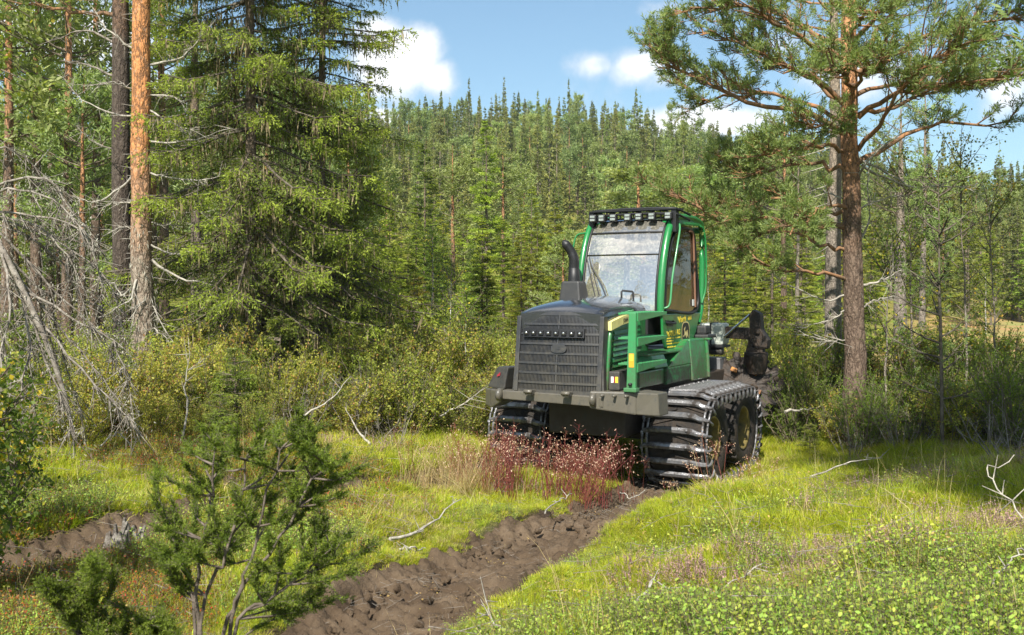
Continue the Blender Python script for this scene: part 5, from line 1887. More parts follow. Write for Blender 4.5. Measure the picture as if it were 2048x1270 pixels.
near_spruce(505, 19.3, 16.5, 2.9, .9, 230, 'big spruce hung with brown beard lichen, right of the orange-barked pine', 31, 13000, base=-.3, rb=.14, dead=30, power=.45, droop=1.0, nl=42)
near_spruce(640, 20.6, 14.5, 2.5, .5, 200, 'dense drooping spruce with bright green tips at the right edge of the left thicket', 32, 6500, droop=.95, base=-.3, rb=.12, power=.5, nl=28)
near_spruce(395, 22.5, 14, 2.2, 1.2, 120, 'spruce half hidden between the orange-barked pine and the big lichen-hung spruce', 33, 900, nl=18, per=9, L=.08, Wd=.02)
near_spruce(690, 22.5, 4.6, 1.6, .2, 50, 'small bushy spruce at the right foot of the left thicket', 34, 0, nl=18, per=9, L=.08, Wd=.02, base=-.1)

# --- the big pine on the right
bz = at(1708, 17, -.1)
wood, crown = MB(), MB()
zp = [bz[2]] + [W(0, y, 17)[2] for y in (740, 560, 430, 280, 120, 0, -120, -300)]
xp = [0] + [W(x, 0, 17)[0] - bz[0] for x in (1712, 1706, 1702, 1700, 1698, 1698, 1696, 1690)]
zz = np.array(zp) - bz[2]
k = 20; z = np.linspace(0, zz[-1], k)
T = np.stack([np.interp(z, zz, xp) + rs.normal(size=k) * .008, rs.normal(size=k) * .01, z], 1)
tube(wood, T, np.interp(z, [0, .5, 2, 5, 8, zz[-1]], [.26, .20, .175, .145, .12, .06]), 18, 0)
LIMBS = [  # picture polylines with depth offsets, root radius, number of side branches, side length
    ([(1690, 80), (1640, 75, .1), (1590, 50, .3), (1540, 20, .5), (1480, -20, .5)], .055, 14, .9),
    ([(1690, 120), (1640, 95, -.3), (1560, 50, -.8), (1470, 10, -1.0), (1380, 15, -1.2)], .05, 22, .95),
    ([(1694, 225), (1660, 180, .2), (1600, 150, .5), (1500, 95, .8), (1440, 50, 1.0)], .05, 18, .9),
    ([(1694, 215), (1640, 160, -.3), (1570, 130, -.6), (1480, 90, -.8), (1400, 70, -1.0)], .045, 20, .9),
    ([(1688, 268), (1620, 225, -.1), (1530, 210, -.2), (1440, 180, -.3), (1350, 130, -.4), (1315, 95, -.4)], .055, 34, .95),
    ([(1690, 245), (1600, 200, .4), (1500, 185, .8), (1400, 195, 1.0), (1330, 130, 1.2)], .045, 26, .85),
    ([(1690, 340), (1640, 330, .2), (1570, 335, .4), (1500, 345, .6), (1450, 330, .6)], .045, 26, .85),
    ([(1690, 300), (1640, 290, -.6), (1580, 300, -1.2), (1520, 310, -1.6)], .04, 18, .8),
    ([(1690, 455), (1620, 450, -.2), (1520, 440, -.4), (1440, 435, -.5), (1360, 395, -.6), (1290, 370, -.6)], .05, 26, .8),
    ([(1690, 420), (1640, 425, .3), (1570, 395, .6), (1480, 410, .8), (1420, 400, 1.0)], .04, 20, .8),
    ([(1692, 500), (1640, 490, -.2), (1560, 460, -.3), (1470, 470, -.3)], .035, 16, .7),
    ([(1692, 560), (1640, 545, -.4), (1560, 538, -.7), (1480, 500, -.9)], .035, 12, .6),
    ([(1694, 415), (1660, 410, -.8), (1620, 430, -1.6), (1580, 470, -2.2)], .035, 14, .7),
    ([(1716, 230), (1770, 215, .1), (1830, 200, .2), (1900, 165, .4), (1980, 170, .6)], .05, 24, .95),
    ([(1716, 235), (1760, 205, -.4), (1840, 180, -.9), (1930, 160, -1.3), (2040, 150, -1.6)], .05, 24, .95),
    ([(1716, 325), (1760, 300, .1), (1820, 265, .2), (1880, 248, .2), (1960, 250, .2), (2020, 240, .2)], .055, 8, .6),
    ([(1716, 300), (1760, 250, -.6), (1800, 180, -1.2), (1850, 130, -1.6), (1920, 90, -2)], .045, 22, .9),
    ([(1712, 130), (1760, 60, .2), (1800, 0, .3), (1840, -60, .5)], .05, 18, .9),
    ([(1712, 150), (1780, 110, -.3), (1870, 70, -.6), (1960, 50, -.8), (2040, 36, -1.0)], .05, 24, .95),
    ([(1712, 80), (1760, 30, -.6), (1830, -20, -1.2), (1900, -60, -1.6)], .045, 20, .9),
    ([(1692, 20), (1640, -10, -.4), (1560, -40, -.9), (1470, -60, -1.2)], .045, 18, .9),
    ([(1712, 190), (1780, 170, .9), (1860, 140, 1.7), (1960, 120, 2.2)], .045, 20, .9),
    ([(1700, 60), (1720, 40, -1.0), (1740, 20, -2.0)], .04, 16, .9),
    ([(1700, 180), (1690, 150, -1.2), (1660, 130, -2.2)], .04, 18, .9),
    ([(1704, 170), (1730, 150, -1.3), (1780, 120, -2.4)], .04, 18, .9),
    ([(1704, 270), (1660, 262, -1.0), (1610, 240, -2.0)], .035, 14, .8),
]
for pts, r0, ns_, sl in LIMBS:
    limb_foliage(rs, wood, crown, px_limb(bz, pts, 17), r0, int(ns_ * 1.1), sl, 7, 14, .085, .0145, t0=.32)
for pts, r0 in (([(1722, 320), (1770, 345), (1830, 375), (1900, 370), (1960, 390)], .022), ([(1724, 330), (1780, 360, .3), (1850, 375, .3), (1990, 336, .3)], .024),
                ([(1690, 590), (1650, 600), (1580, 570), (1540, 560)], .02), ([(1694, 400), (1640, 380), (1610, 370)], .016), ([(1716, 420), (1760, 400), (1800, 392)], .02),
                ([(1718, 575), (1760, 560), (1800, 540)], .03), ([(1718, 620), (1750, 600), (1790, 590)], .022), ([(1690, 620), (1660, 640), (1600, 655)], .014),
                ([(1692, 680), (1650, 680), (1560, 650)], .014), ([(1716, 490), (1740, 440), (1738, 330), (1800, 230)], .022), ([(1716, 360), (1730, 330, -.3), (1780, 280, -.5), (1860, 250, -.6)], .03)):
    dead_twigs(rs, wood, px_limb(bz, pts, 17), r0, 20, .35)
tree_obj('pine_tree', wood, crown, [M['bark_pine'], M['pine_limb'], M['deadwood']], [M['pine']], bz,
         'big spreading pine with reddish trunk standing right of the forestry machine', 'pine tree')

# second slimmer pine just behind it
r_ = np.random.RandomState(5)
w, c = pine(r_, 12, 7.0, 2.2, 26, 22, 13, .09, .016, rb=.19, ntr=12)
n = 60; zz = 1 + r_.rand(n) * 6; aa = r_.rand(n) * 6.28
A = np.stack([0 * zz, 0 * zz, zz], 1)
tubes_many(w, A, A + np.stack([np.cos(aa), np.sin(aa), -.3 + 0 * aa], 1) * (.2 + .7 * r_.rand(n))[:, None], .012, .004, 3, 2)
tree_obj('pine_tree', w, c, [M['bark_grey'], M['pine_limb'], M['deadwood']], [M['pine_far']], at(1660, 21, -.1),
         'slimmer grey pine trunk just behind and left of the big spreading pine', 'pine tree')
# pines just outside the right edge whose branches reach in and shade the grass
r_ = np.random.RandomState(8)
for k_, (x_, y_, H_, zc_, R_, lab) in enumerate(((9.9, 13.2, 12, 4.2, 3.6, 'pine at the right edge whose branches reach in over the shaded grass'),
                                                 (4.3, .4, 17.2, 11.2, 2.8, 'pine beyond the right edge casting shade over the far grass'),
                                                 (1.9, -1.0, 17.8, 11.8, 2.5, 'tall pine near the viewer beyond the right edge'),
                                                 (3.2, -.3, 17.3, 11.4, 2.6, 'second tall pine near the viewer beyond the right edge'), (5.9, 1.3, 16.2, 10.4, 2.6, 'dense pine beyond the right edge near the viewer'))):
    w, c = pine(r_, H_, zc_, R_, 64, 46, 12, .17, .048, rb=.2, ntr=12)
    tree_obj('pine_tree', w, c, [M['bark_pine'], M['pine_limb']], [M['pine']], (x_, y_, gz(x_, y_) - .1), lab, 'pine tree')

# --- slim trunks, sapling, birches on the right
r_ = np.random.RandomState(9)
w, c = pine(r_, 4.5, .6, .75, 34, 9, 12, .06, .012, rb=.032, ntr=7)
tree_obj('young_pine', w, c, [M['dark_twig'], M['dark_twig']], [M['pine']], at(1885, 15.2, -.05), 'slender young pine with a thin dark stem right of the big pine', 'sapling')
for px, Z, H, R0, lab in ((1830, 18.2, 4.6, .9, 'yellow-leaved birch just right of the big pine trunk'), (1775, 17.8, 3.4, .8, 'low birch with yellow leaves at the foot of the big pine'),
                          (1935, 18.6, 4.9, .9, 'birch with turning leaves behind the slender young pine'), (1990, 19.5, 4.0, 1.0, 'leafy birch near the right edge of the forest opening')):
    w, c = birch(r_, H, R0, 26, 6, .055, .028)
    tree_obj('birch_tree', w, c, [M['bark_grey'], M['twig']], [M['birch']], at(px, Z, -.05), lab, 'birch tree')
for px, Z, H, rb, bark, lab in ((1568, 27, 7.5, .10, 'bark_pine', 'thin pine trunk standing just right of the machine arm'), (1593, 30, 7, .08, 'bark_grey', 'thin grey pine second from the machine arm'),
                                (1800, 25, 7, .19, 'bark_grey', 'pale thick trunk behind the yellow birches'), (1845, 26, 8, .10, 'bark_grey', 'pale slim trunk behind the yellow birches')):
    w, c = pine(r_, H, H * .5, 1.3, 16, 16, 9, .12, .026, rb=rb, ntr=9)
    tree_obj('pine_tree', w, c, [M[bark], M['twig']], [M['pine_far']], at(px, Z, -.1), lab, 'pine tree')

# --- dead fallen spruce on the left
bz = at(60, 11.2, -.1)
wood, li = MB(), MB()
main = px_limb(bz, [(-420, 250, .6), (-200, 340, .3), (-40, 440, 0), (60, 610, -.1), (120, 760, -.1), (150, 880, 0)], 11.2)
tube(wood, catmull(main, 20), np.linspace(.055, .02, 20), 8, 0)
ENDS = [((-30, 430), (70, 450), (140, 520), (180, 640)), ((20, 560), (90, 660), (120, 760), (120, 860)), ((-60, 500), (-10, 620), (20, 760), (30, 900)),
        ((-60, 420), (90, 470), (215, 560), (250, 700)), ((-60, 420), (60, 430), (170, 470), (205, 590)), ((0, 465), (90, 560), (190, 660), (240, 740)),
        ((-20, 460), (40, 560), (60, 700), (70, 850)), ((0, 500), (90, 600), (130, 720), (170, 850)), ((20, 540), (110, 640), (190, 740), (260, 830)),
        ((-60, 400), (30, 380), (110, 400), (180, 480)), ((-100, 380), (-20, 300), (60, 320), (130, 400)), ((30, 560), (60, 680), (40, 800), (60, 900)),
        ((0, 480), (20, 600), (0, 720), (10, 860)), ((50, 600), (130, 700), (220, 800), (280, 860)), ((-40, 440), (100, 500), (160, 590), (235, 640)),
        ((60, 620), (100, 740), (140, 840), (150, 930)), ((-80, 400), (80, 350), (150, 430), (200, 500)), ((40, 580), (150, 640), (230, 690), (262, 790))]
for e in ENDS:
    dz = rs.normal() * .5
    pts = [(x, y, dz * q / 3) for q, (x, y) in enumerate(e)]
    Pm = dead_twigs(rs, wood, px_limb(bz, pts, 11.2), .018, 55, .34, 0, .004, hang=-.75)
    n = 260; ii = rs.randint(0, 12, n)
    A = Pm[ii] + rs.normal(size=(n, 3)) * [.07, .07, .07]
    leaves(li, A, rs.normal(size=(n, 3)) * .5 + [0, 0, -1], .02 + .03 * rs.rand(n), .012, 0, rs.rand(n), rs)
t = empty('dead_spruce', bz)
tag(t, 'fallen dead spruce with grey lichen-covered bare branches fanning down at the left edge', 'dead tree')
wood.build('branches', [M['greywood']], t); o = li.build('lichen', [M['grey_lichen']], t); o['kind'] = 'stuff'

# --- leafy birch shoots at the left edge and top corner
r_ = np.random.RandomState(13)
for (x, y), Z, H, R0, nl, lab in (((-60, 0), 6.6, 1.35, .42, 44, 'leafy birch bush with yellowing leaves at the left edge'), ((-140, 0), 6.0, 1.8, .45, 30, 'birch bush half cut off by the left edge'),
                                  ((20, 0), 8.2, 1.0, .42, 26, 'low birch shoots behind the leafy birch bush at the left edge')):
    w, c = birch(r_, H, R0, nl, 9, .046, .018, z0=.08)
    tree_obj('birch_bush', w, c, [M['twig'], M['twig']], [M['birch']], at(x, Z, -.05), lab, 'bush')
w, c = MB(), MB()
bz = at(-400, 7.5, -.1)
tube(w, catmull([(0, 0, 0), (.05, 0, 2), (.2, 0, 4), (.35, 0, 6)], 14), np.linspace(.06, .03, 14), 8, 0)
for k in range(26):
    z = 3.7 + 2.2 * r_.rand(); P = np.array([(.25, 0, z), (.8 + .3 * r_.rand(), r_.normal() * .4, z + .1), (1.25 + .45 * r_.rand(), r_.normal() * .6, z - .1)])
    tube(w, catmull(P, 6), np.linspace(.015, .004, 6), 4, 1)
    n = 40; q = r_.rand(n, 1); A = P[1] + (P[2] - P[1]) * q + r_.normal(size=(n, 3)) * .10
    leaves(c, A, r_.normal(size=(n, 3)) + [0, 0, -.7], .045, .034, 0, r_.rand(n), r_)
tree_obj('birch_tree', w, c, [M['bark_birch'], M['twig']], [M['birch']], bz, 'birch whose leafy twigs hang into the top left corner', 'birch tree')


# --- junipers close to the camera
def juniper(base, stems, tips, Z, seed, label):
    r_ = np.random.RandomState(seed)
    wood, crown = MB(), MB()
    SP = []
    for s_, r0 in stems:
        P = px_limb(base, s_, Z); Pm = catmull(P, 16); Pm[1:-1] += r_.normal(size=(14, 3)) * .006
        tube(wood, Pm, np.linspace(r0, .004, 16), 7, 0); SP.append(Pm)
    SA = np.vstack([s_[3:] for s_ in SP])
    for tp in tips:
        T_ = px_limb(base, [(tp[0], tp[1], r_.normal() * .16)], Z)[0]
        # nearest stem point that lies below the tip
        d = np.linalg.norm(SA - T_, axis=1) + np.where(SA[:, 2] > T_[2] - .05, 3, 0) + np.abs(d_ if False else 0)
        S = SA[np.argmin(np.abs(d - .22))]
        mid = (S + T_) / 2 + r_.normal(size=3) * .02 + [0, 0, -.02]
        Pm = catmull([S, mid, T_], 8)
        tube(wood, Pm, np.linspace(.006, .002, 8), 5, 0)
        n = int(20 + 90 * np.linalg.norm(T_ - S)); q = .30 + .70 * r_.rand(n)
        ii = q * 7; i0 = np.minimum(ii.astype(int), 6); f = (ii - i0)[:, None]
        A = Pm[i0] * (1 - f) + Pm[i0 + 1] * f; ax = unit(Pm[-1] - Pm[0])
        D = unit(ax * .9 + r_.normal(size=(n, 3)) * .42 + [0, 0, .15])
        B = A + D * (.025 + .060 * r_.rand(n))[:, None]
        tubes_many(wood, A, B, .0014, .0008, 3, 0)
        sprays(crown, A, B, 26, .015, .0042, 50, 0, np.clip(.4 + r_.normal(size=n) * .2, 0, 1), r_)
    return tree_obj('juniper_bush', wood, crown, [M['juniper_stem']], [M['juniper']], base, label, 'juniper')


Zj = 4.5
bz = at(430, Zj, -.05)
by = 590 + (CAM_Z - bz[2]) / Zj * 2000
tips = [(335, 960), (350, 1010), (318, 1060), (330, 1105), (372, 930), (395, 975), (415, 905), (440, 950), (455, 890), (470, 985), (500, 905), (515, 960), (535, 870), (555, 905), (560, 850),
        (585, 935), (600, 880), (598, 980), (625, 935), (655, 905), (688, 915), (660, 960), (630, 1000), (575, 1020), (545, 1000), (500, 1030), (455, 1040), (425, 1020), (390, 1055), (365, 1080), (345, 1140),
        (600, 1060), (640, 1080), (690, 1078), (655, 1110), (610, 1130), (575, 1100), (540, 1070), (480, 1080), (520, 1125), (560, 1170), (640, 1180), (600, 1200), (350, 1040), (405, 860), (475, 860), (520, 835), (310, 1000), (385, 1100),
        (430, 1075), (375, 890), (620, 850), (592, 822), (345, 1135), (298, 1085)]
tips = tips + [(x + rs.normal() * 16, y + rs.normal() * 14) for x, y in tips[::3]] + [(x + 30 + rs.normal() * 20, y + rs.normal() * 18) for x, y in tips if x > 590]
juniper(bz, [([(405, by), (398, 1240), (392, 1170), (405, 1080), (425, 990), (430, 900)], .012), ([(425, by), (450, 1270), (475, 1200), (500, 1120), (525, 1020), (560, 900)], .0115),
             ([(425, by), (470, 1250), (540, 1200), (600, 1150), (660, 1100)], .010), ([(405, by), (385, 1200), (360, 1130), (340, 1050)], .009), ([(430, by), (465, 1240), (500, 1150), (560, 1080), (610, 980), (650, 930)], .011),
             ([(405, by), (410, 1200), (450, 1120), (480, 1000), (490, 920)], .010)], tips, Zj, 41, 'large juniper bush with bare grey stems in the front, left of the muddy rut')
bz = at(190, 4.3, -.05)
by = 590 + (CAM_Z - bz[2]) / 4.3 * 2000
tips = [(95, 1165), (120, 1190), (140, 1220), (165, 1180), (190, 1120), (205, 1140), (150, 1250), (185, 1210), (215, 1200), (230, 1250), (195, 1265), (245, 1275), (320, 1215), (340, 1250), (300, 1245), (360, 1265), (285, 1270), (170, 1140)]
tips = tips + [(x + rs.normal() * 14, y + rs.normal() * 14) for x, y in tips] * 2
juniper(bz, [([(215, by), (205, 1300), (190, 1220), (185, 1150)], .010), ([(215, by), (180, 1310), (140, 1240), (105, 1175)], .008), ([(215, by), (240, 1340), (290, 1280), (320, 1230)], .008)],
        tips, 4.3, 42, 'small low juniper in the bottom left corner')

# ------------------------------------------------------------------ thicket shrubs
r_ = np.random.RandomState(51)
KINDS = {}


def mk_kind(key, name, mb2, mats, cm, label, cat, group):
    w, c = mb2
    t = empty(name, (0, -500, 0)); tag(t, label, cat, group)
    w.build('stems', mats, t)
    if c.n: c.build('foliage', cm, t)
    KINDS.setdefault(key, []).append([t, False])


G1 = 'shrubs of the thicket between the bog and the forest'
for q in range(3):
    mk_kind('juniper', 'juniper_bush', bush(r_, 1.15, .65, 28, 15, 'needle', .034, .013, 15), [M['twig']], [M['juniper']], '', 'juniper', G1)
for q in range(3):
    mk_kind('shrub', 'shrub', bush(r_, 1.05, .75, 36, 14, 'leaf', .042, .027, 15), [M['twig']], [M['shrub']], '', 'shrub', G1)
for q in range(2):
    mk_kind('bare', 'bare_shrub', bush(r_, 1.0, .7, 9, 9, 'bare', .02, .008, 3), [M['greywood']], [M['grey_lichen']], '', 'bare shrub', G1)
for q in range(2):
    mk_kind('young', 'young_spruce', (lambda a: (a[0], a[1]))(spruce(r_, 1.9, .75, .1, 60, 14, 9, .06, .02, .3, 0, base=0.05, rb=.03, ntr=5)), [M['bark_spruce'], M['twig']], [M['spruce_near']], '', 'young spruce', G1)
for q in range(2):
    mk_kind('birch', 'birch_bush', birch(r_, 2.0, .55, 26, 8, .04, .02, z0=.1), [M['bark_birch'], M['twig']], [M['birch']], '', 'bush', G1)

LAB = {'juniper': 'dark green juniper', 'shrub': 'yellow-green leafy shrub', 'bare': 'bare grey twiggy shrub', 'young': 'young bright green spruce', 'birch': 'small leafy birch'}


def where(px, Z):
    if px < 250: s = 'under the fallen dead spruce at the left'
    elif px < 420: s = 'at the foot of the orange-barked pine'
    elif px < 640: s = 'below the big lichen-hung spruce'
    elif px < 860: s = 'right of the left thicket spruces'
    elif px < 1100: s = 'beside the left track of the machine'
    elif px < 1560: s = 'behind the forestry machine'
    elif px < 1720: s = 'in shade between machine and big pine'
    elif px < 1880: s = 'in shade below the big pine'
    else: s = 'in shade near the right edge'
    return s + (', front row' if Z < 16.5 else ', further back')


def put(key, px, Z, sc=1.0, label=None):
    lst = KINDS[key]; k = lst[r_.randint(len(lst))]
    loc = at(px, Z, -.03); rz = r_.rand() * 6.28
    lab = label or (LAB[key] + ' ' + where(px, Z))
    s = (sc * r_.uniform(.9, 1.1),) * 2 + (sc * r_.uniform(.85, 1.15),)
    if not k[1]:
        t = k[0]; t.location = loc; t.rotation_euler = (0, 0, rz); t.scale = s; t['label'] = lab; k[1] = True
    else:
        t = copy_tree(k[0], loc, rz, s, lab)
    return t


# left thicket
for px, Z, key, sc in [(30, 12.5, 'shrub', .8), (95, 13.2, 'juniper', .8), (150, 12.6, 'shrub', .75), (205, 13.5, 'shrub', .9), (255, 14.2, 'shrub', 1.0), (300, 14.8, 'juniper', .75), (345, 15.2, 'shrub', 1.0),
                       (395, 15.8, 'shrub', 1.15), (440, 15.2, 'juniper', .9), (470, 14.6, 'young', .75), (520, 15.6, 'juniper', 1.0), (560, 16.0, 'shrub', 1.1), (600, 15.4, 'bare', 1.0), (640, 16.2, 'juniper', 1.0), (690, 16.0, 'shrub', 1.05),
                       (735, 15.8, 'bare', 1.1), (770, 16.6, 'juniper', 1.15), (815, 16.4, 'shrub', 1.1), (850, 17.2, 'bare', 1.1), (885, 17.0, 'juniper', .9), (925, 16.8, 'shrub', .9), (960, 17.6, 'shrub', 1.1), (1000, 18.2, 'juniper', 1.0),
                       (420, 17.0, 'shrub', 1.2), (200, 16.5, 'juniper', 1.1), (120, 16.0, 'shrub', 1.2), (40, 15.5, 'young', 1.0), (560, 18.0, 'young', 1.0), (660, 19.0, 'shrub', 1.2), (740, 19.5, 'shrub', 1.3), (820, 20.0, 'bare', 1.2),
                       (880, 20.5, 'shrub', 1.3), (930, 21.0, 'birch', 1.1), (700, 21.0, 'birch', 1.1), (970, 21.5, 'shrub', 1.3), (1020, 21.0, 'shrub', 1.2), (1060, 22.0, 'juniper', 1.2), (780, 22.5, 'shrub', 1.3), (850, 23.5, 'juniper', 1.4),
                       (900, 24.0, 'birch', 1.3), (640, 22, 'juniper', 1.2), (330, 19.5, 'shrub', 1.2), (10, 18, 'juniper', 1.2), (80, 19, 'shrub', 1.3), (160, 19, 'bare', 1.2), (240, 17.5, 'bare', .9), (580, 13.6, 'bare', .6), (500, 14.0, 'shrub', .6), (440, 13.4, 'young', .5),
                       (385, 14.0, 'shrub', .6), (300, 13.4, 'shrub', .5), (790, 15.0, 'bare', .7), (1010, 23, 'shrub', 1.3), (950, 25, 'juniper', 1.4), (760, 25, 'shrub', 1.4)]:
    put(key, px, Z, sc)
# right thicket
for px, Z, key, sc in [(1570, 18.0, 'juniper', 1.0), (1600, 17.4, 'juniper', .9), (1640, 18.0, 'juniper', 1.2), (1690, 17.2, 'shrub', .8), (1725, 16.2, 'juniper', 1.1), (1770, 16.6, 'juniper', 1.15), (1800, 15.4, 'bare', .8), (1815, 16.0, 'juniper', 1.0),
                       (1860, 16.4, 'juniper', 1.2), (1900, 15.6, 'shrub', .9), (1935, 16.2, 'juniper', 1.25), (1975, 15.0, 'bare', 1.1), (2000, 15.8, 'juniper', 1.3), (2045, 14.8, 'juniper', 1.25), (2030, 13.6, 'bare', 1.0), (1700, 15.4, 'bare', .7),
                       (1590, 20.5, 'shrub', 1.2), (1680, 20.5, 'juniper', 1.3), (1760, 20.0, 'shrub', 1.3), (1850, 20.5, 'juniper', 1.3), (1940, 20.0, 'shrub', 1.3), (2020, 19.0, 'juniper', 1.4), (1610, 23, 'young', 1.2), (1720, 24, 'young', 1.3),
                       (1545, 20, 'juniper', 1.0), (1900, 24, 'shrub', 1.4), (2040, 22, 'shrub', 1.2), (1980, 22.5, 'juniper', 1.2), (1650, 26, 'bare', 1.6), (1560, 24, 'bare', 1.2), (1450, 23, 'shrub', 1.3), (1500, 25, 'juniper', 1.3), (1620, 16.3, 'young', .35)]:
    put(key, px, Z, sc)

# ------------------------------------------------------------------ middle distance forest
r_ = np.random.RandomState(61)
MID = {}


def mid_kind(key, name, wc, wm, cm, H, group, lab, cat):
    t = empty(name, (0, -600, 0)); tag(t, lab, cat, group)
    wc[0].build('trunk', wm, t); wc[1].build('crown', cm, t)
    MID.setdefault(key, []).append([t, False, H])


for q in range(5):
    mid_kind('spruce', 'spruce_tree', spruce(r_, 10, r_.uniform(1.3, 1.9), r_.uniform(.3, 1.4), 120, 14, 5, .16, .048, r_.uniform(.3, .6), 0, tw=False, power=r_.uniform(.8, 1.1), base=r_.uniform(-.2, .1), rb=.095, ntr=6, tint0=r_.uniform(.15, .35))[:2],
             [M['bark_spruce'], M['twig']], [M['spruce']], 10, 'spruces in the forest behind the bog', '', 'spruce tree')
for q in range(4):
    mid_kind('pine', 'pine_tree', pine(r_, 10, r_.uniform(2.4, 4.5), r_.uniform(1.5, 2.1), 46, 20, 6, .16, .05, rb=.13, tw=False, ntr=6), [M['bark_pine'], M['twig']], [M['pine_far']], 10, 'pines in the forest behind the bog', '', 'pine tree')
for q in range(2):
    mid_kind('birch', 'birch_tree', birch(r_, 8, 1.3, 42, 7, .085, .06), [M['bark_birch'], M['twig']], [M['birch']], 8, 'birches in the forest behind the bog', '', 'birch tree')
mid_kind('yellow', 'spruce_tree', spruce(r_, 4, 1.1, .1, 60, 9, 6, .12, .04, .35, 0, tw=False, base=0, rb=.05, ntr=5)[:2], [M['bark_spruce'], M['twig']], [M['yellow_spruce']], 4, None, '', 'spruce tree')
MLAB = {'spruce': 'slender green spruce in the forest', 'pine': 'blue-green pine in the forest', 'birch': 'light green birch in the forest'}


def mid_where(px):
    if px < 260: return ' behind the fallen dead tree at the left'
    if px < 700: return ' behind the big lichen-hung spruce'
    if px < 900: return ' right of the lichen-hung spruces'
    if px < 1130: return ' behind the exhaust side of the machine'
    if px < 1430: return ' behind the cab'
    if px < 1700: return ' between the cab and the big pine'
    return ' behind the big pine at the right'


def put_mid(key, px, Z, top=None, H=None, label=None, wide=1.0):
    lst = MID[key]; k = lst[r_.randint(len(lst))]
    x, y, z = at(px, Z, -.15)
    if H is None: H = CAM_Z - (top - 590) / FPX * Z - z
    H = max(2.5, H); s = H / k[2]; rz = r_.rand() * 6.28
    hs = max(.55, min(1.15, s ** .6)) * wide * r_.uniform(.85, 1.1)
    lab = label or (MLAB[key] + mid_where(px) + (', front rows' if Z < 36 else (', middle rows' if Z < 56 else ', rear rows')))
    if not k[1]:
        t = k[0]; t.location = (x, y, z); t.rotation_euler = (0, 0, rz); t.scale = (hs, hs, s); t['label'] = lab; k[1] = True
    else: t = copy_tree(k[0], (x, y, z), rz, (hs, hs, s), lab)
    g_ = {'spruce': 'spruces in the forest behind the bog', 'pine': 'pines in the forest behind the bog', 'birch': 'birches in the forest behind the bog'}
    if key == 'spruce': t.scale = (hs * 1.18, hs * 1.18, s)
    if label is None: t['group'] = g_[key]
    elif 'group' in t: del t['group']
    return t


for key, px, Z, top, lab, wd in (('spruce', 972, 42, 238, 'tall slender spruce rising above its neighbours left of the cab', 1.0), ('spruce', 850, 46, 285, 'yellow-green pointed spruce left of the tallest slender spruce', 1.0),
                                 ('spruce', 1060, 38, 370, 'narrow spruce directly behind the exhaust pipe', .8), ('pine', 905, 46, 290, 'pale blue-green pine left of the tallest slender spruce', 1.1),
                                 ('pine', 1005, 48, 300, 'pale broad pine just right of the tallest slender spruce', 1.2), ('pine', 1285, 36, 322, 'broad pale pine top directly above the cab roof', 1.9),
                                 ('pine', 1380, 38, 335, 'broad pale pine behind the right corner of the cab', 1.7), ('yellow', 828, 21.5, 548, 'small yellowing spruce left of the machine grille', 1.2),
                                 ('spruce', 1450, 30, 480, 'bright green spruce right of the cab door', 1.3), ('spruce', 1510, 29, 500, 'bright green spruce above the machine arm', 1.3),
                                 ('spruce', 1110, 40, 410, 'green spruce left of the cab grab rail', 1.0), ('birch', 870, 30, 470, 'light birch beside the small yellowing spruce', 1.0),
                                 ('spruce', 780, 32, 430, 'green spruce just right of the lichen-hung spruces', 1.1), ('birch', 905, 27, 520, 'thin white-stemmed birch left of the machine', .7)):
    put_mid(key, px, Z, top, None, lab, wd)
for px, Z, H, lab in ((15, 25, 13.5, 'tall bushy pine filling the top left corner'), (75, 28, 15, 'second bushy pine from the top left corner'), (135, 25.5, 13.5, 'bushy pine left of the dark pine trunk'),
                      (190, 29, 15.5, 'bushy pine directly left of the dark pine trunk, set far back'), (-30, 29, 15, 'bushy pine half cut off by the left edge'), (330, 30, 15, 'pine seen between the orange trunk and the spruce'),
                      (100, 33, 17, 'far bushy pine high behind the fallen dead spruce')):
    put_mid('pine', px, Z, None, H, lab, 1.25)
cells = []
for Z in np.concatenate([np.arange(25, 40, 2.4), np.arange(40, 78, 2.8)]):
    for X in np.arange(-.55 * Z, .55 * Z, 2.5 + (Z > 40) * .3):
        cells.append((X + r_.normal() * .7, Z + r_.normal() * .8))
nm = 0
for X, Z in cells:
    px = 1024 + X / Z * FPX
    if px < -60 or px > 2100: continue
    dens = .62 if px < 1560 else (.16 if Z < 48 else .55)
    if px > 1560 and Z < 60 and px > 1880: dens = .05
    if Z < 30 and 640 < px < 1100: dens = .35
    if r_.rand() > dens: continue
    if px < 740: top = r_.uniform(60, 360)
    elif px < 1480: top = r_.uniform(410, 570) - (60 if Z > 55 else 0)
    else: top = r_.uniform(370, 540)
    kk = r_.rand()
    key = 'spruce' if kk < (.80 if px > 700 else .45) else ('pine' if kk < .90 else 'birch')
    if key == 'birch' and (Z > 42): key = 'spruce'
    if key == 'birch': top = max(top, 430)
    z_ = gz(X, Z)
    H = CAM_Z - (top - 590) / FPX * Z - z_
    H = min(H, r_.uniform(12.5, 15.5) if px < 740 else r_.uniform(10, 13.5))
    put_mid(key, px, Z, None, H); nm += 1
print('mid trees', nm)

# kinds that found no place are taken away again
for dct in (KINDS, MID):
    for lst in dct.values():
        for k in lst:
            if not k[1]:
                for ch in list(k[0].children): bpy.data.objects.remove(ch)
                bpy.data.objects.remove(k[0])

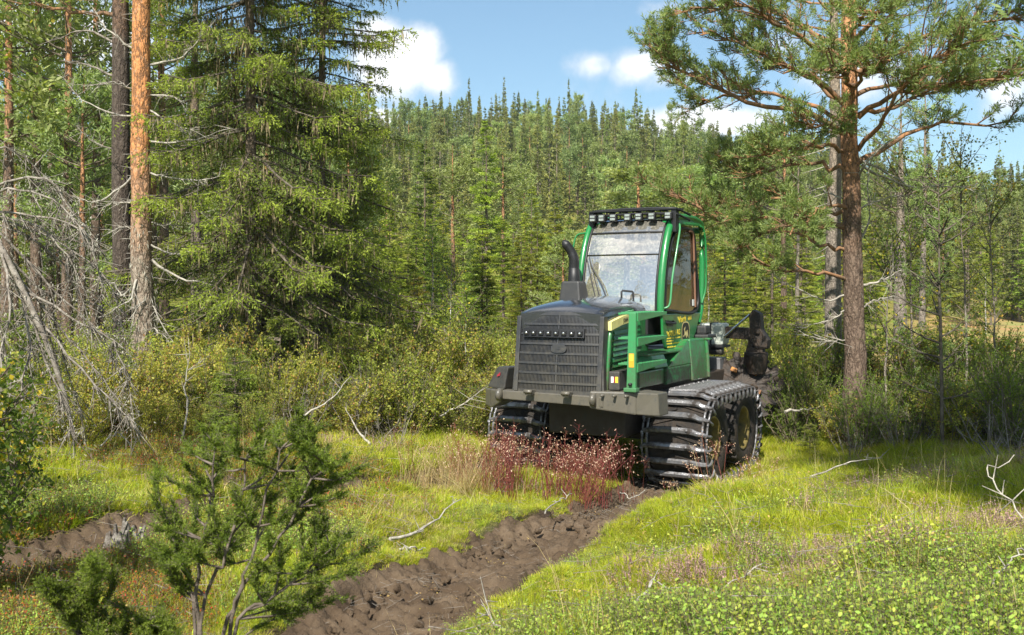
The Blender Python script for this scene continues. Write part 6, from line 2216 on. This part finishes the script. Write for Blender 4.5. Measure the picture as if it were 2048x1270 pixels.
# ------------------------------------------------------------------ far forest on the hill
r_ = np.random.RandomState(71)
far_me = []
for q in range(7):
    w, c, _ = spruce(r_, 13, r_.uniform(1.5, 2.1), r_.uniform(.6, 3.0), 130, 5, 4, .34, .12, r_.uniform(.25, .5), 0, tw=False, base=-.1, rb=.13, ntr=5, tint0=.2, power=r_.uniform(.85, 1.15))
    mb = MB(); mb.v = w.v + c.v
    for f, m_, ti, sm in w.f: mb.f.append((f, m_, ti, sm))
    for f, m_, ti, sm in c.f: mb.f.append((f + w.n, 2, ti, sm))
    mb.n = w.n + c.n
    far_me.append(mb.mesh('distant_spruce', [M['bark_grey'], M['twig'], M['spruce_far']]))
for q in range(2):
    w, c = pine(r_, 12, 4.5, 2.0, 40, 14, 5, .34, .12, rb=.13, tw=False, ntr=5)
    mb = MB(); mb.v = w.v + c.v
    for f, m_, ti, sm in w.f: mb.f.append((f, m_, ti, sm))
    for f, m_, ti, sm in c.f: mb.f.append((f + w.n, 2, ti, sm))
    mb.n = w.n + c.n
    far_me.append(mb.mesh('distant_pine', [M['bark_pine'], M['twig'], M['pine_far']]))
pts = []
Z = 76.0
while Z < 205:
    for X in np.arange(-.56 * Z, .56 * Z, 3.2 if Z < 165 else 3.9):
        x = X + r_.normal() * 1.0; y = Z + r_.normal() * 1.1
        px = 1024 + x / y * FPX
        if px < 690 and r_.rand() < .5: continue
        pts.append((x, y))
    Z += 3.1
pts = np.array(pts)
hz = ground_h(pts[:, 0], pts[:, 1])
order = np.argsort(pts[:, 1])
pts = pts[order]; hz = hz[order]
sz = r_.uniform(.50, .88, len(pts)) * np.where(r_.rand(len(pts)) < .15, 1.2, 1) * (1 + .0 * pts[:, 1]); thick = r_.uniform(.8, 1.25, len(pts))
kind = np.where(r_.rand(len(pts)) < .88, r_.randint(0, 7, len(pts)), r_.randint(7, 9, len(pts)))
rz = r_.rand(len(pts)) * 6.28
NS = 300
for i in range(min(NS, len(pts))):
    o = bpy.data.objects.new('distant_tree', far_me[kind[i]]); COL.objects.link(o)
    o.location = (pts[i, 0], pts[i, 1], hz[i] - .3); o.rotation_euler = (0, 0, rz[i]); o.scale = (thick[i] * .75, thick[i] * .75, sz[i])
    side = 'left' if pts[i, 0] < -8 else ('middle' if pts[i, 0] < 20 else 'right')
    tag(o, 'distant conifer in the forest covering the lower %s of the hill' % ('part' if side == 'middle' else side + ' side'), 'tree', 'trees covering the lower slope of the hill')
ii = np.arange(NS, len(pts))
protos = [bpy.data.objects.new('slope_tree_%02d' % k, m_) for k, m_ in enumerate(far_me)]
P = np.stack([pts[ii, 0], pts[ii, 1], hz[ii] - .3], 1)
scatter('distant_forest', protos, P, np.stack([0 * ii, 0 * ii, rz[ii]], 1), np.stack([thick[ii] * .72, thick[ii] * .72, sz[ii]], 1), kind[ii])
print('far trees', len(pts))

# ------------------------------------------------------------------ red stalks, sticks, stump
r_ = np.random.RandomState(81)


def stalk(r_, h, n=1, spread=.0, seeds=16, mat_s=0):
    st, sd = MB(), MB()
    for k in range(n):
        a = r_.rand() * 6.28; b = np.array([math.cos(a), math.sin(a), 0]) * spread * r_.rand()
        le = r_.normal(size=2) * .14
        hh = h * r_.uniform(.7, 1.15)
        P = np.array([b, b + [le[0] * .3 * hh, le[1] * .3 * hh, hh * .45], b + [le[0] * hh, le[1] * hh, hh]])
        Pm = catmull(P, 5); tube(st, Pm, np.linspace(.0035, .0018, 5), 4, 0, r_.rand())
        T_ = Pm[-1]
        m = 7
        D = unit(r_.normal(size=(m, 3)) * [1, 1, .6] + [0, 0, .9])
        A = T_ + np.array([0, 0, -1.]) * (.14 * r_.rand(m))[:, None] * h * 1.6
        B = A + D * (.03 + .06 * r_.rand(m))[:, None]
        tubes_many(st, A, B, .0015, .001, 3, 0, .4)
        j = r_.randint(0, m, seeds)
        S = B[j] + r_.normal(size=(seeds, 3)) * .014
        leaves(sd, S, r_.normal(size=(seeds, 3)) + [0, 0, .5], .014 + .012 * r_.rand(seeds), .010, 0, r_.rand(seeds), r_)
    return st, sd


def join2(a, b):
    mb = MB(); mb.v = a.v + b.v; mb.f = list(a.f) + [(f + a.n, 1, ti, sm) for f, _, ti, sm in b.f]; mb.n = a.n + b.n
    return mb


prot = [proto(join2(*stalk(r_, .62, 3, .10, 7)), 'red_stalks_%d' % q, [M['red_stem'], M['seed']]) for q in range(4)]
tan = []
for q in range(2):
    a_, b_ = stalk(r_, .55, 3, .10, 5); tan.append(proto(join2(a_, b_), 'tan_stalks_%d' % q, [M['straw'], M['seed']]))
bl = proto(blade_clump(r_, 26, .55, .08, .005, .5), 'tan_blades_0', [M['straw']])
spots = []
for _ in range(135):
    if r_.rand() < .62: px, Z = r_.normal(1135, 52), r_.uniform(12.0, 13.4)
    else: px, Z = r_.normal(990, 50), r_.uniform(12.6, 13.6)
    if 1040 < px < 1095 and r_.rand() < .7: continue
    x = WX(px, Z); spots.append((x, Z, gz(x, Z)))
spots = np.array(spots); m = len(spots)
scatter('red_stalks', prot, spots, np.stack([r_.normal(size=m) * .2, r_.normal(size=m) * .2, r_.rand(m) * 6.28], 1), (r_.uniform(.85, 1.4, m))[:, None] * np.ones((1, 3)), r_.randint(0, 4, m))
spots = []
for _ in range(64):
    px, Z = r_.normal(915, 45), r_.uniform(12.2, 13.8); x = WX(px, Z); spots.append((x, Z, gz(x, Z)))
spots = np.array(spots); m = len(spots)
scatter('tan_stalks', [bl] + tan, spots, np.stack([r_.normal(size=m) * .3, r_.normal(size=m) * .3, r_.rand(m) * 6.28], 1), (r_.uniform(.6, 1.1, m))[:, None] * np.ones((1, 3)), r_.randint(0, 3, m))
for px, Z, h, lab in ((1330, 12.3, .35, 'short red-stemmed plant at the end of the muddy rut'), (1418, 12.0, .80, 'tall red-stemmed plant before the left wheel of the near track'), (1445, 11.9, .62, 'red-stemmed plant leaning before the near track'),
                      (1478, 12.1, .50, 'red-stemmed plant between the two bogie wheels'), (1502, 12.3, .55, 'red-stemmed plant in front of the rear bogie wheel'), (1528, 12.6, .55, 'outermost red-stemmed plant right of the rear bogie wheel'),
                      (1400, 12.2, .55, 'red-stemmed plant left of the tall one before the near track')):
    st, sd = stalk(r_, h, 3, .06, 26)
    x, y, z = at(px, Z, -.02)
    t = empty('red_stemmed_plant', (x, y, z)); tag(t, lab, 'plant')
    st.build('stem', [M['red_stem']], t); sd.build('seed_heads', [M['seed']], t)['kind'] = 'stuff'


def stick(pts, Z0, label, r0=.014, n=6, mats=None, name='dead_branch', lift=.03, ln=.16):
    """pts: picture points; each one is dropped on the ground with a lift"""
    out = []
    for p in pts:
        px, Z = p[0], p[1]; x = WX(px, Z); out.append((x, Z, gz(x, Z) + p[2] + .06))
    P = np.array(out); base = P[0].copy()
    mb = MB(); dead_twigs(r_, mb, P - base, r0, n, ln, 0, .004, .1)
    o = mb.build(name, mats or [M['deadwood']], None, tuple(base)); tag(o, label, 'branch')


stick([(1222, 5.75, .02), (1262, 6.0, .10), (1295, 6.15, .22), (1312, 6.3, .27), (1370, 6.2, .14)], 6, 'forked bleached branch sticking up right of the rut in front', .012, 7)
stick([(780, 9.3, .06), (840, 9.6, .10), (870, 9.8, .16), (922, 10.2, .30)], 9, 'long white dead branch lying on grass between the two ruts', .018, 6)
stick([(1028, 6.0, .02), (1005, 6.2, .05), (985, 6.4, .08), (970, 6.7, .12)], 6, 'white forked stick standing in the mud of the rut', .013, 4)
stick([(800, 8.9, .05), (850, 9.2, .06)], 9, 'short pale stick on the left lip of the rut', .012, 3)
stick([(1345, 5.9, .04), (1400, 6.1, .12), (1450, 6.4, .18), (1530, 6.6, .24)], 6, 'thin pale twig arching over the bilberries in front', .005, 3)
stick([(1090, 10.4, .04), (1120, 10.8, .1), (1140, 11.0, .12)], 6, 'small pale twig at the upper lip of the rut', .008, 3)
stick([(360, 13.2, .0), (375, 13.3, .5), (368, 13.4, .75), (378, 13.5, 1.15)], 13, 'thin white dead sapling standing in front of the lichen-hung spruce', .016, 12, ln=.35)
stick([(740, 14.2, .1), (715, 14.4, .25), (692, 14.6, .5)], 14, 'leaning white branch at the foot of the thicket left of the machine', .022, 8)
stick([(2046, 6.8, .1), (2000, 7.0, .28), (1975, 7.1, .42), (2030, 7.2, .50)], 7, 'curled grey twig arching at the right edge', .006, 5)
stick([(1960, 5.2, .03), (2010, 5.4, .2), (2046, 5.5, .26)], 5, 'thin grey twig low at the right edge above the bilberries', .005, 4)
stick([(1350, 12.1, .05), (1385, 12.2, .16), (1400, 12.3, .06)], 12, 'bent pale twig in front of the near track', .010, 3)
stick([(1240, 12.6, .1), (1262, 12.5, .05), (1290, 12.7, .08)], 12, 'dark twig in the mud below the bumper', .008, 3)
stick([(200, 12.3, .05), (235, 12.6, .2), (270, 12.2, .03)], 12, 'pale branch lying in the grass below the orange-barked pine', .012, 4)
stick([(1620, 13.3, .04), (1680, 13.4, .14), (1760, 13.6, .2)], 13, 'grey branch lying in the shaded grass right of the machine', .014, 6)
stick([(880, 16.2, .3), (930, 16.3, .6), (960, 16.4, .85)], 16, 'pale dead branch rising left of the bumper', .018, 10, ln=.4)
stick([(600, 14.8, .2), (660, 15.0, .6), (700, 15.2, 1.0)], 16, 'thin grey fallen stem slanting below the thicket spruces', .018, 6, ln=.3)
stick([(1570, 17, .6), (1640, 17.2, .62)], 17, 'pale log end among the shrubs right of the machine arm', .03, 1)

# weathered stump
mb = MB()
for k in range(34):
    a = r_.rand() * 6.28; r0 = .15 * math.sqrt(r_.rand()); h = .10 + .17 * r_.rand() * (1.2 - r0 * 4)
    tw_ = r_.normal(size=2) * .02
    p0 = np.array([r0 * 1.4 * math.cos(a), r0 * 1.4 * math.sin(a), -.1]); p1 = np.array([r0 * math.cos(a), r0 * math.sin(a), h * .55]); p2 = np.array([r0 * math.cos(a) + tw_[0], r0 * math.sin(a) + tw_[1], h])
    tube(mb, [p0, p1, p2], [.045, .030 + .012 * r_.rand(), .012], 5, 0, smooth=False)
for k in range(8):
    a = k / 8 * 6.28
    tube(mb, [(.1 * math.cos(a), .1 * math.sin(a), .06), (.2 * math.cos(a), .2 * math.sin(a), -.02), (.3 * math.cos(a), .3 * math.sin(a), -.1)], [.05, .035, .02], 5, 0, smooth=False)
o = mb.build('tree_stump', [M['stump']], None, at(250, 8.35, 0)); tag(o, 'splintered grey tree stump beside the left rut', 'stump')
mb = MB()
for k in range(12):
    A = np.array([r_.normal() * .25, r_.normal() * .1, .02 + .1 * r_.rand()]); D = unit(np.array([1, r_.normal() * .5, r_.normal() * .3])) * r_.uniform(.1, .3)
    tube(mb, [A - D, A, A + D], [.02, .05, .012], 5, 0, smooth=False)
o = mb.build('rotten_log', [M['greywood']], None, at(1850, 12.6, 0)); tag(o, 'weathered grey rotten log in the shaded hollow at the right', 'log')

# clods along the ruts
cl = []
for q in range(4):
    bm = bmesh.new(); bmesh.ops.create_icosphere(bm, subdivisions=2, radius=.05)
    for v in bm.verts: v.co = v.co * (1 + .35 * (vnoise(v.co.x * 40 + q * 9, v.co.y * 40 + v.co.z * 31, 1.0, q) - .5) * 2); v.co.z *= .65
    mb = MB(); from_bm(mb, bm, 0); cl.append(proto(mb, 'peat_clod_%d' % q, [M['mud']]))
PP = []
for path, hw, nn in ((_R1, RW1, 1500), (_R2, RW2, 600)):
    i = r_.randint(0, 160, nn); T_ = unit(np.gradient(path, axis=0))[i]; N_ = np.stack([-T_[:, 1], T_[:, 0]], 1)
    s = np.where(r_.rand(nn) < .5, -1, 1) * (hw - .12 + r_.normal(size=nn) * .16)
    xy = path[i] + N_ * s[:, None] + r_.normal(size=(nn, 2)) * .05
    z = ground_h(xy[:, 0], xy[:, 1], False) - .05
    PP.append(np.stack([xy[:, 0], xy[:, 1], z], 1))
PP = np.vstack(PP); m = len(PP)
scatter('peat_clods', cl, PP, r_.rand(m, 3) * 6.28, (r_.uniform(.2, .95, m) ** 1.6)[:, None] * np.ones((1, 3)), r_.randint(0, 4, m))

db = []
for path, hw, nn, dp in ((_R1, RW1, 300, .09), (_R2, RW2, 120, .10)):
    i = r_.randint(0, 160, nn); T_ = unit(np.gradient(path, axis=0))[i]; N_ = np.stack([-T_[:, 1], T_[:, 0]], 1)
    xy = path[i] + N_ * (r_.normal(size=nn) * hw * .55)[:, None] + r_.normal(size=(nn, 2)) * .05
    db.append(np.stack([xy[:, 0], xy[:, 1], ground_h(xy[:, 0], xy[:, 1], False) - dp + .05], 1))
db = np.vstack(db); m = len(db)
scatter('rut_debris', lit, db, np.stack([r_.normal(size=m) * .2, r_.normal(size=m) * .2, r_.rand(m) * 6.28], 1), r_.uniform(.25, .7, m)[:, None] * np.ones((1, 3)), (r_.rand(m) < .7).astype(int))

# ------------------------------------------------------------------ thin haze over the whole valley
mb = MB(); bx(mb, -900, 900, -120, 1400, -40, 60)
hz_m, nt, N, L = new_mat('thin_haze')
pv = N('ShaderNodeVolumePrincipled'); pv.inputs['Color'].default_value = (.86, .93, 1, 1); pv.inputs['Density'].default_value = .0003; pv.inputs['Anisotropy'].default_value = .2
o_ = N('ShaderNodeOutputMaterial'); L(pv.outputs[0], o_.inputs['Volume'])
hz_o = mb.build('haze', [hz_m]); tag(hz_o, kind='stuff')
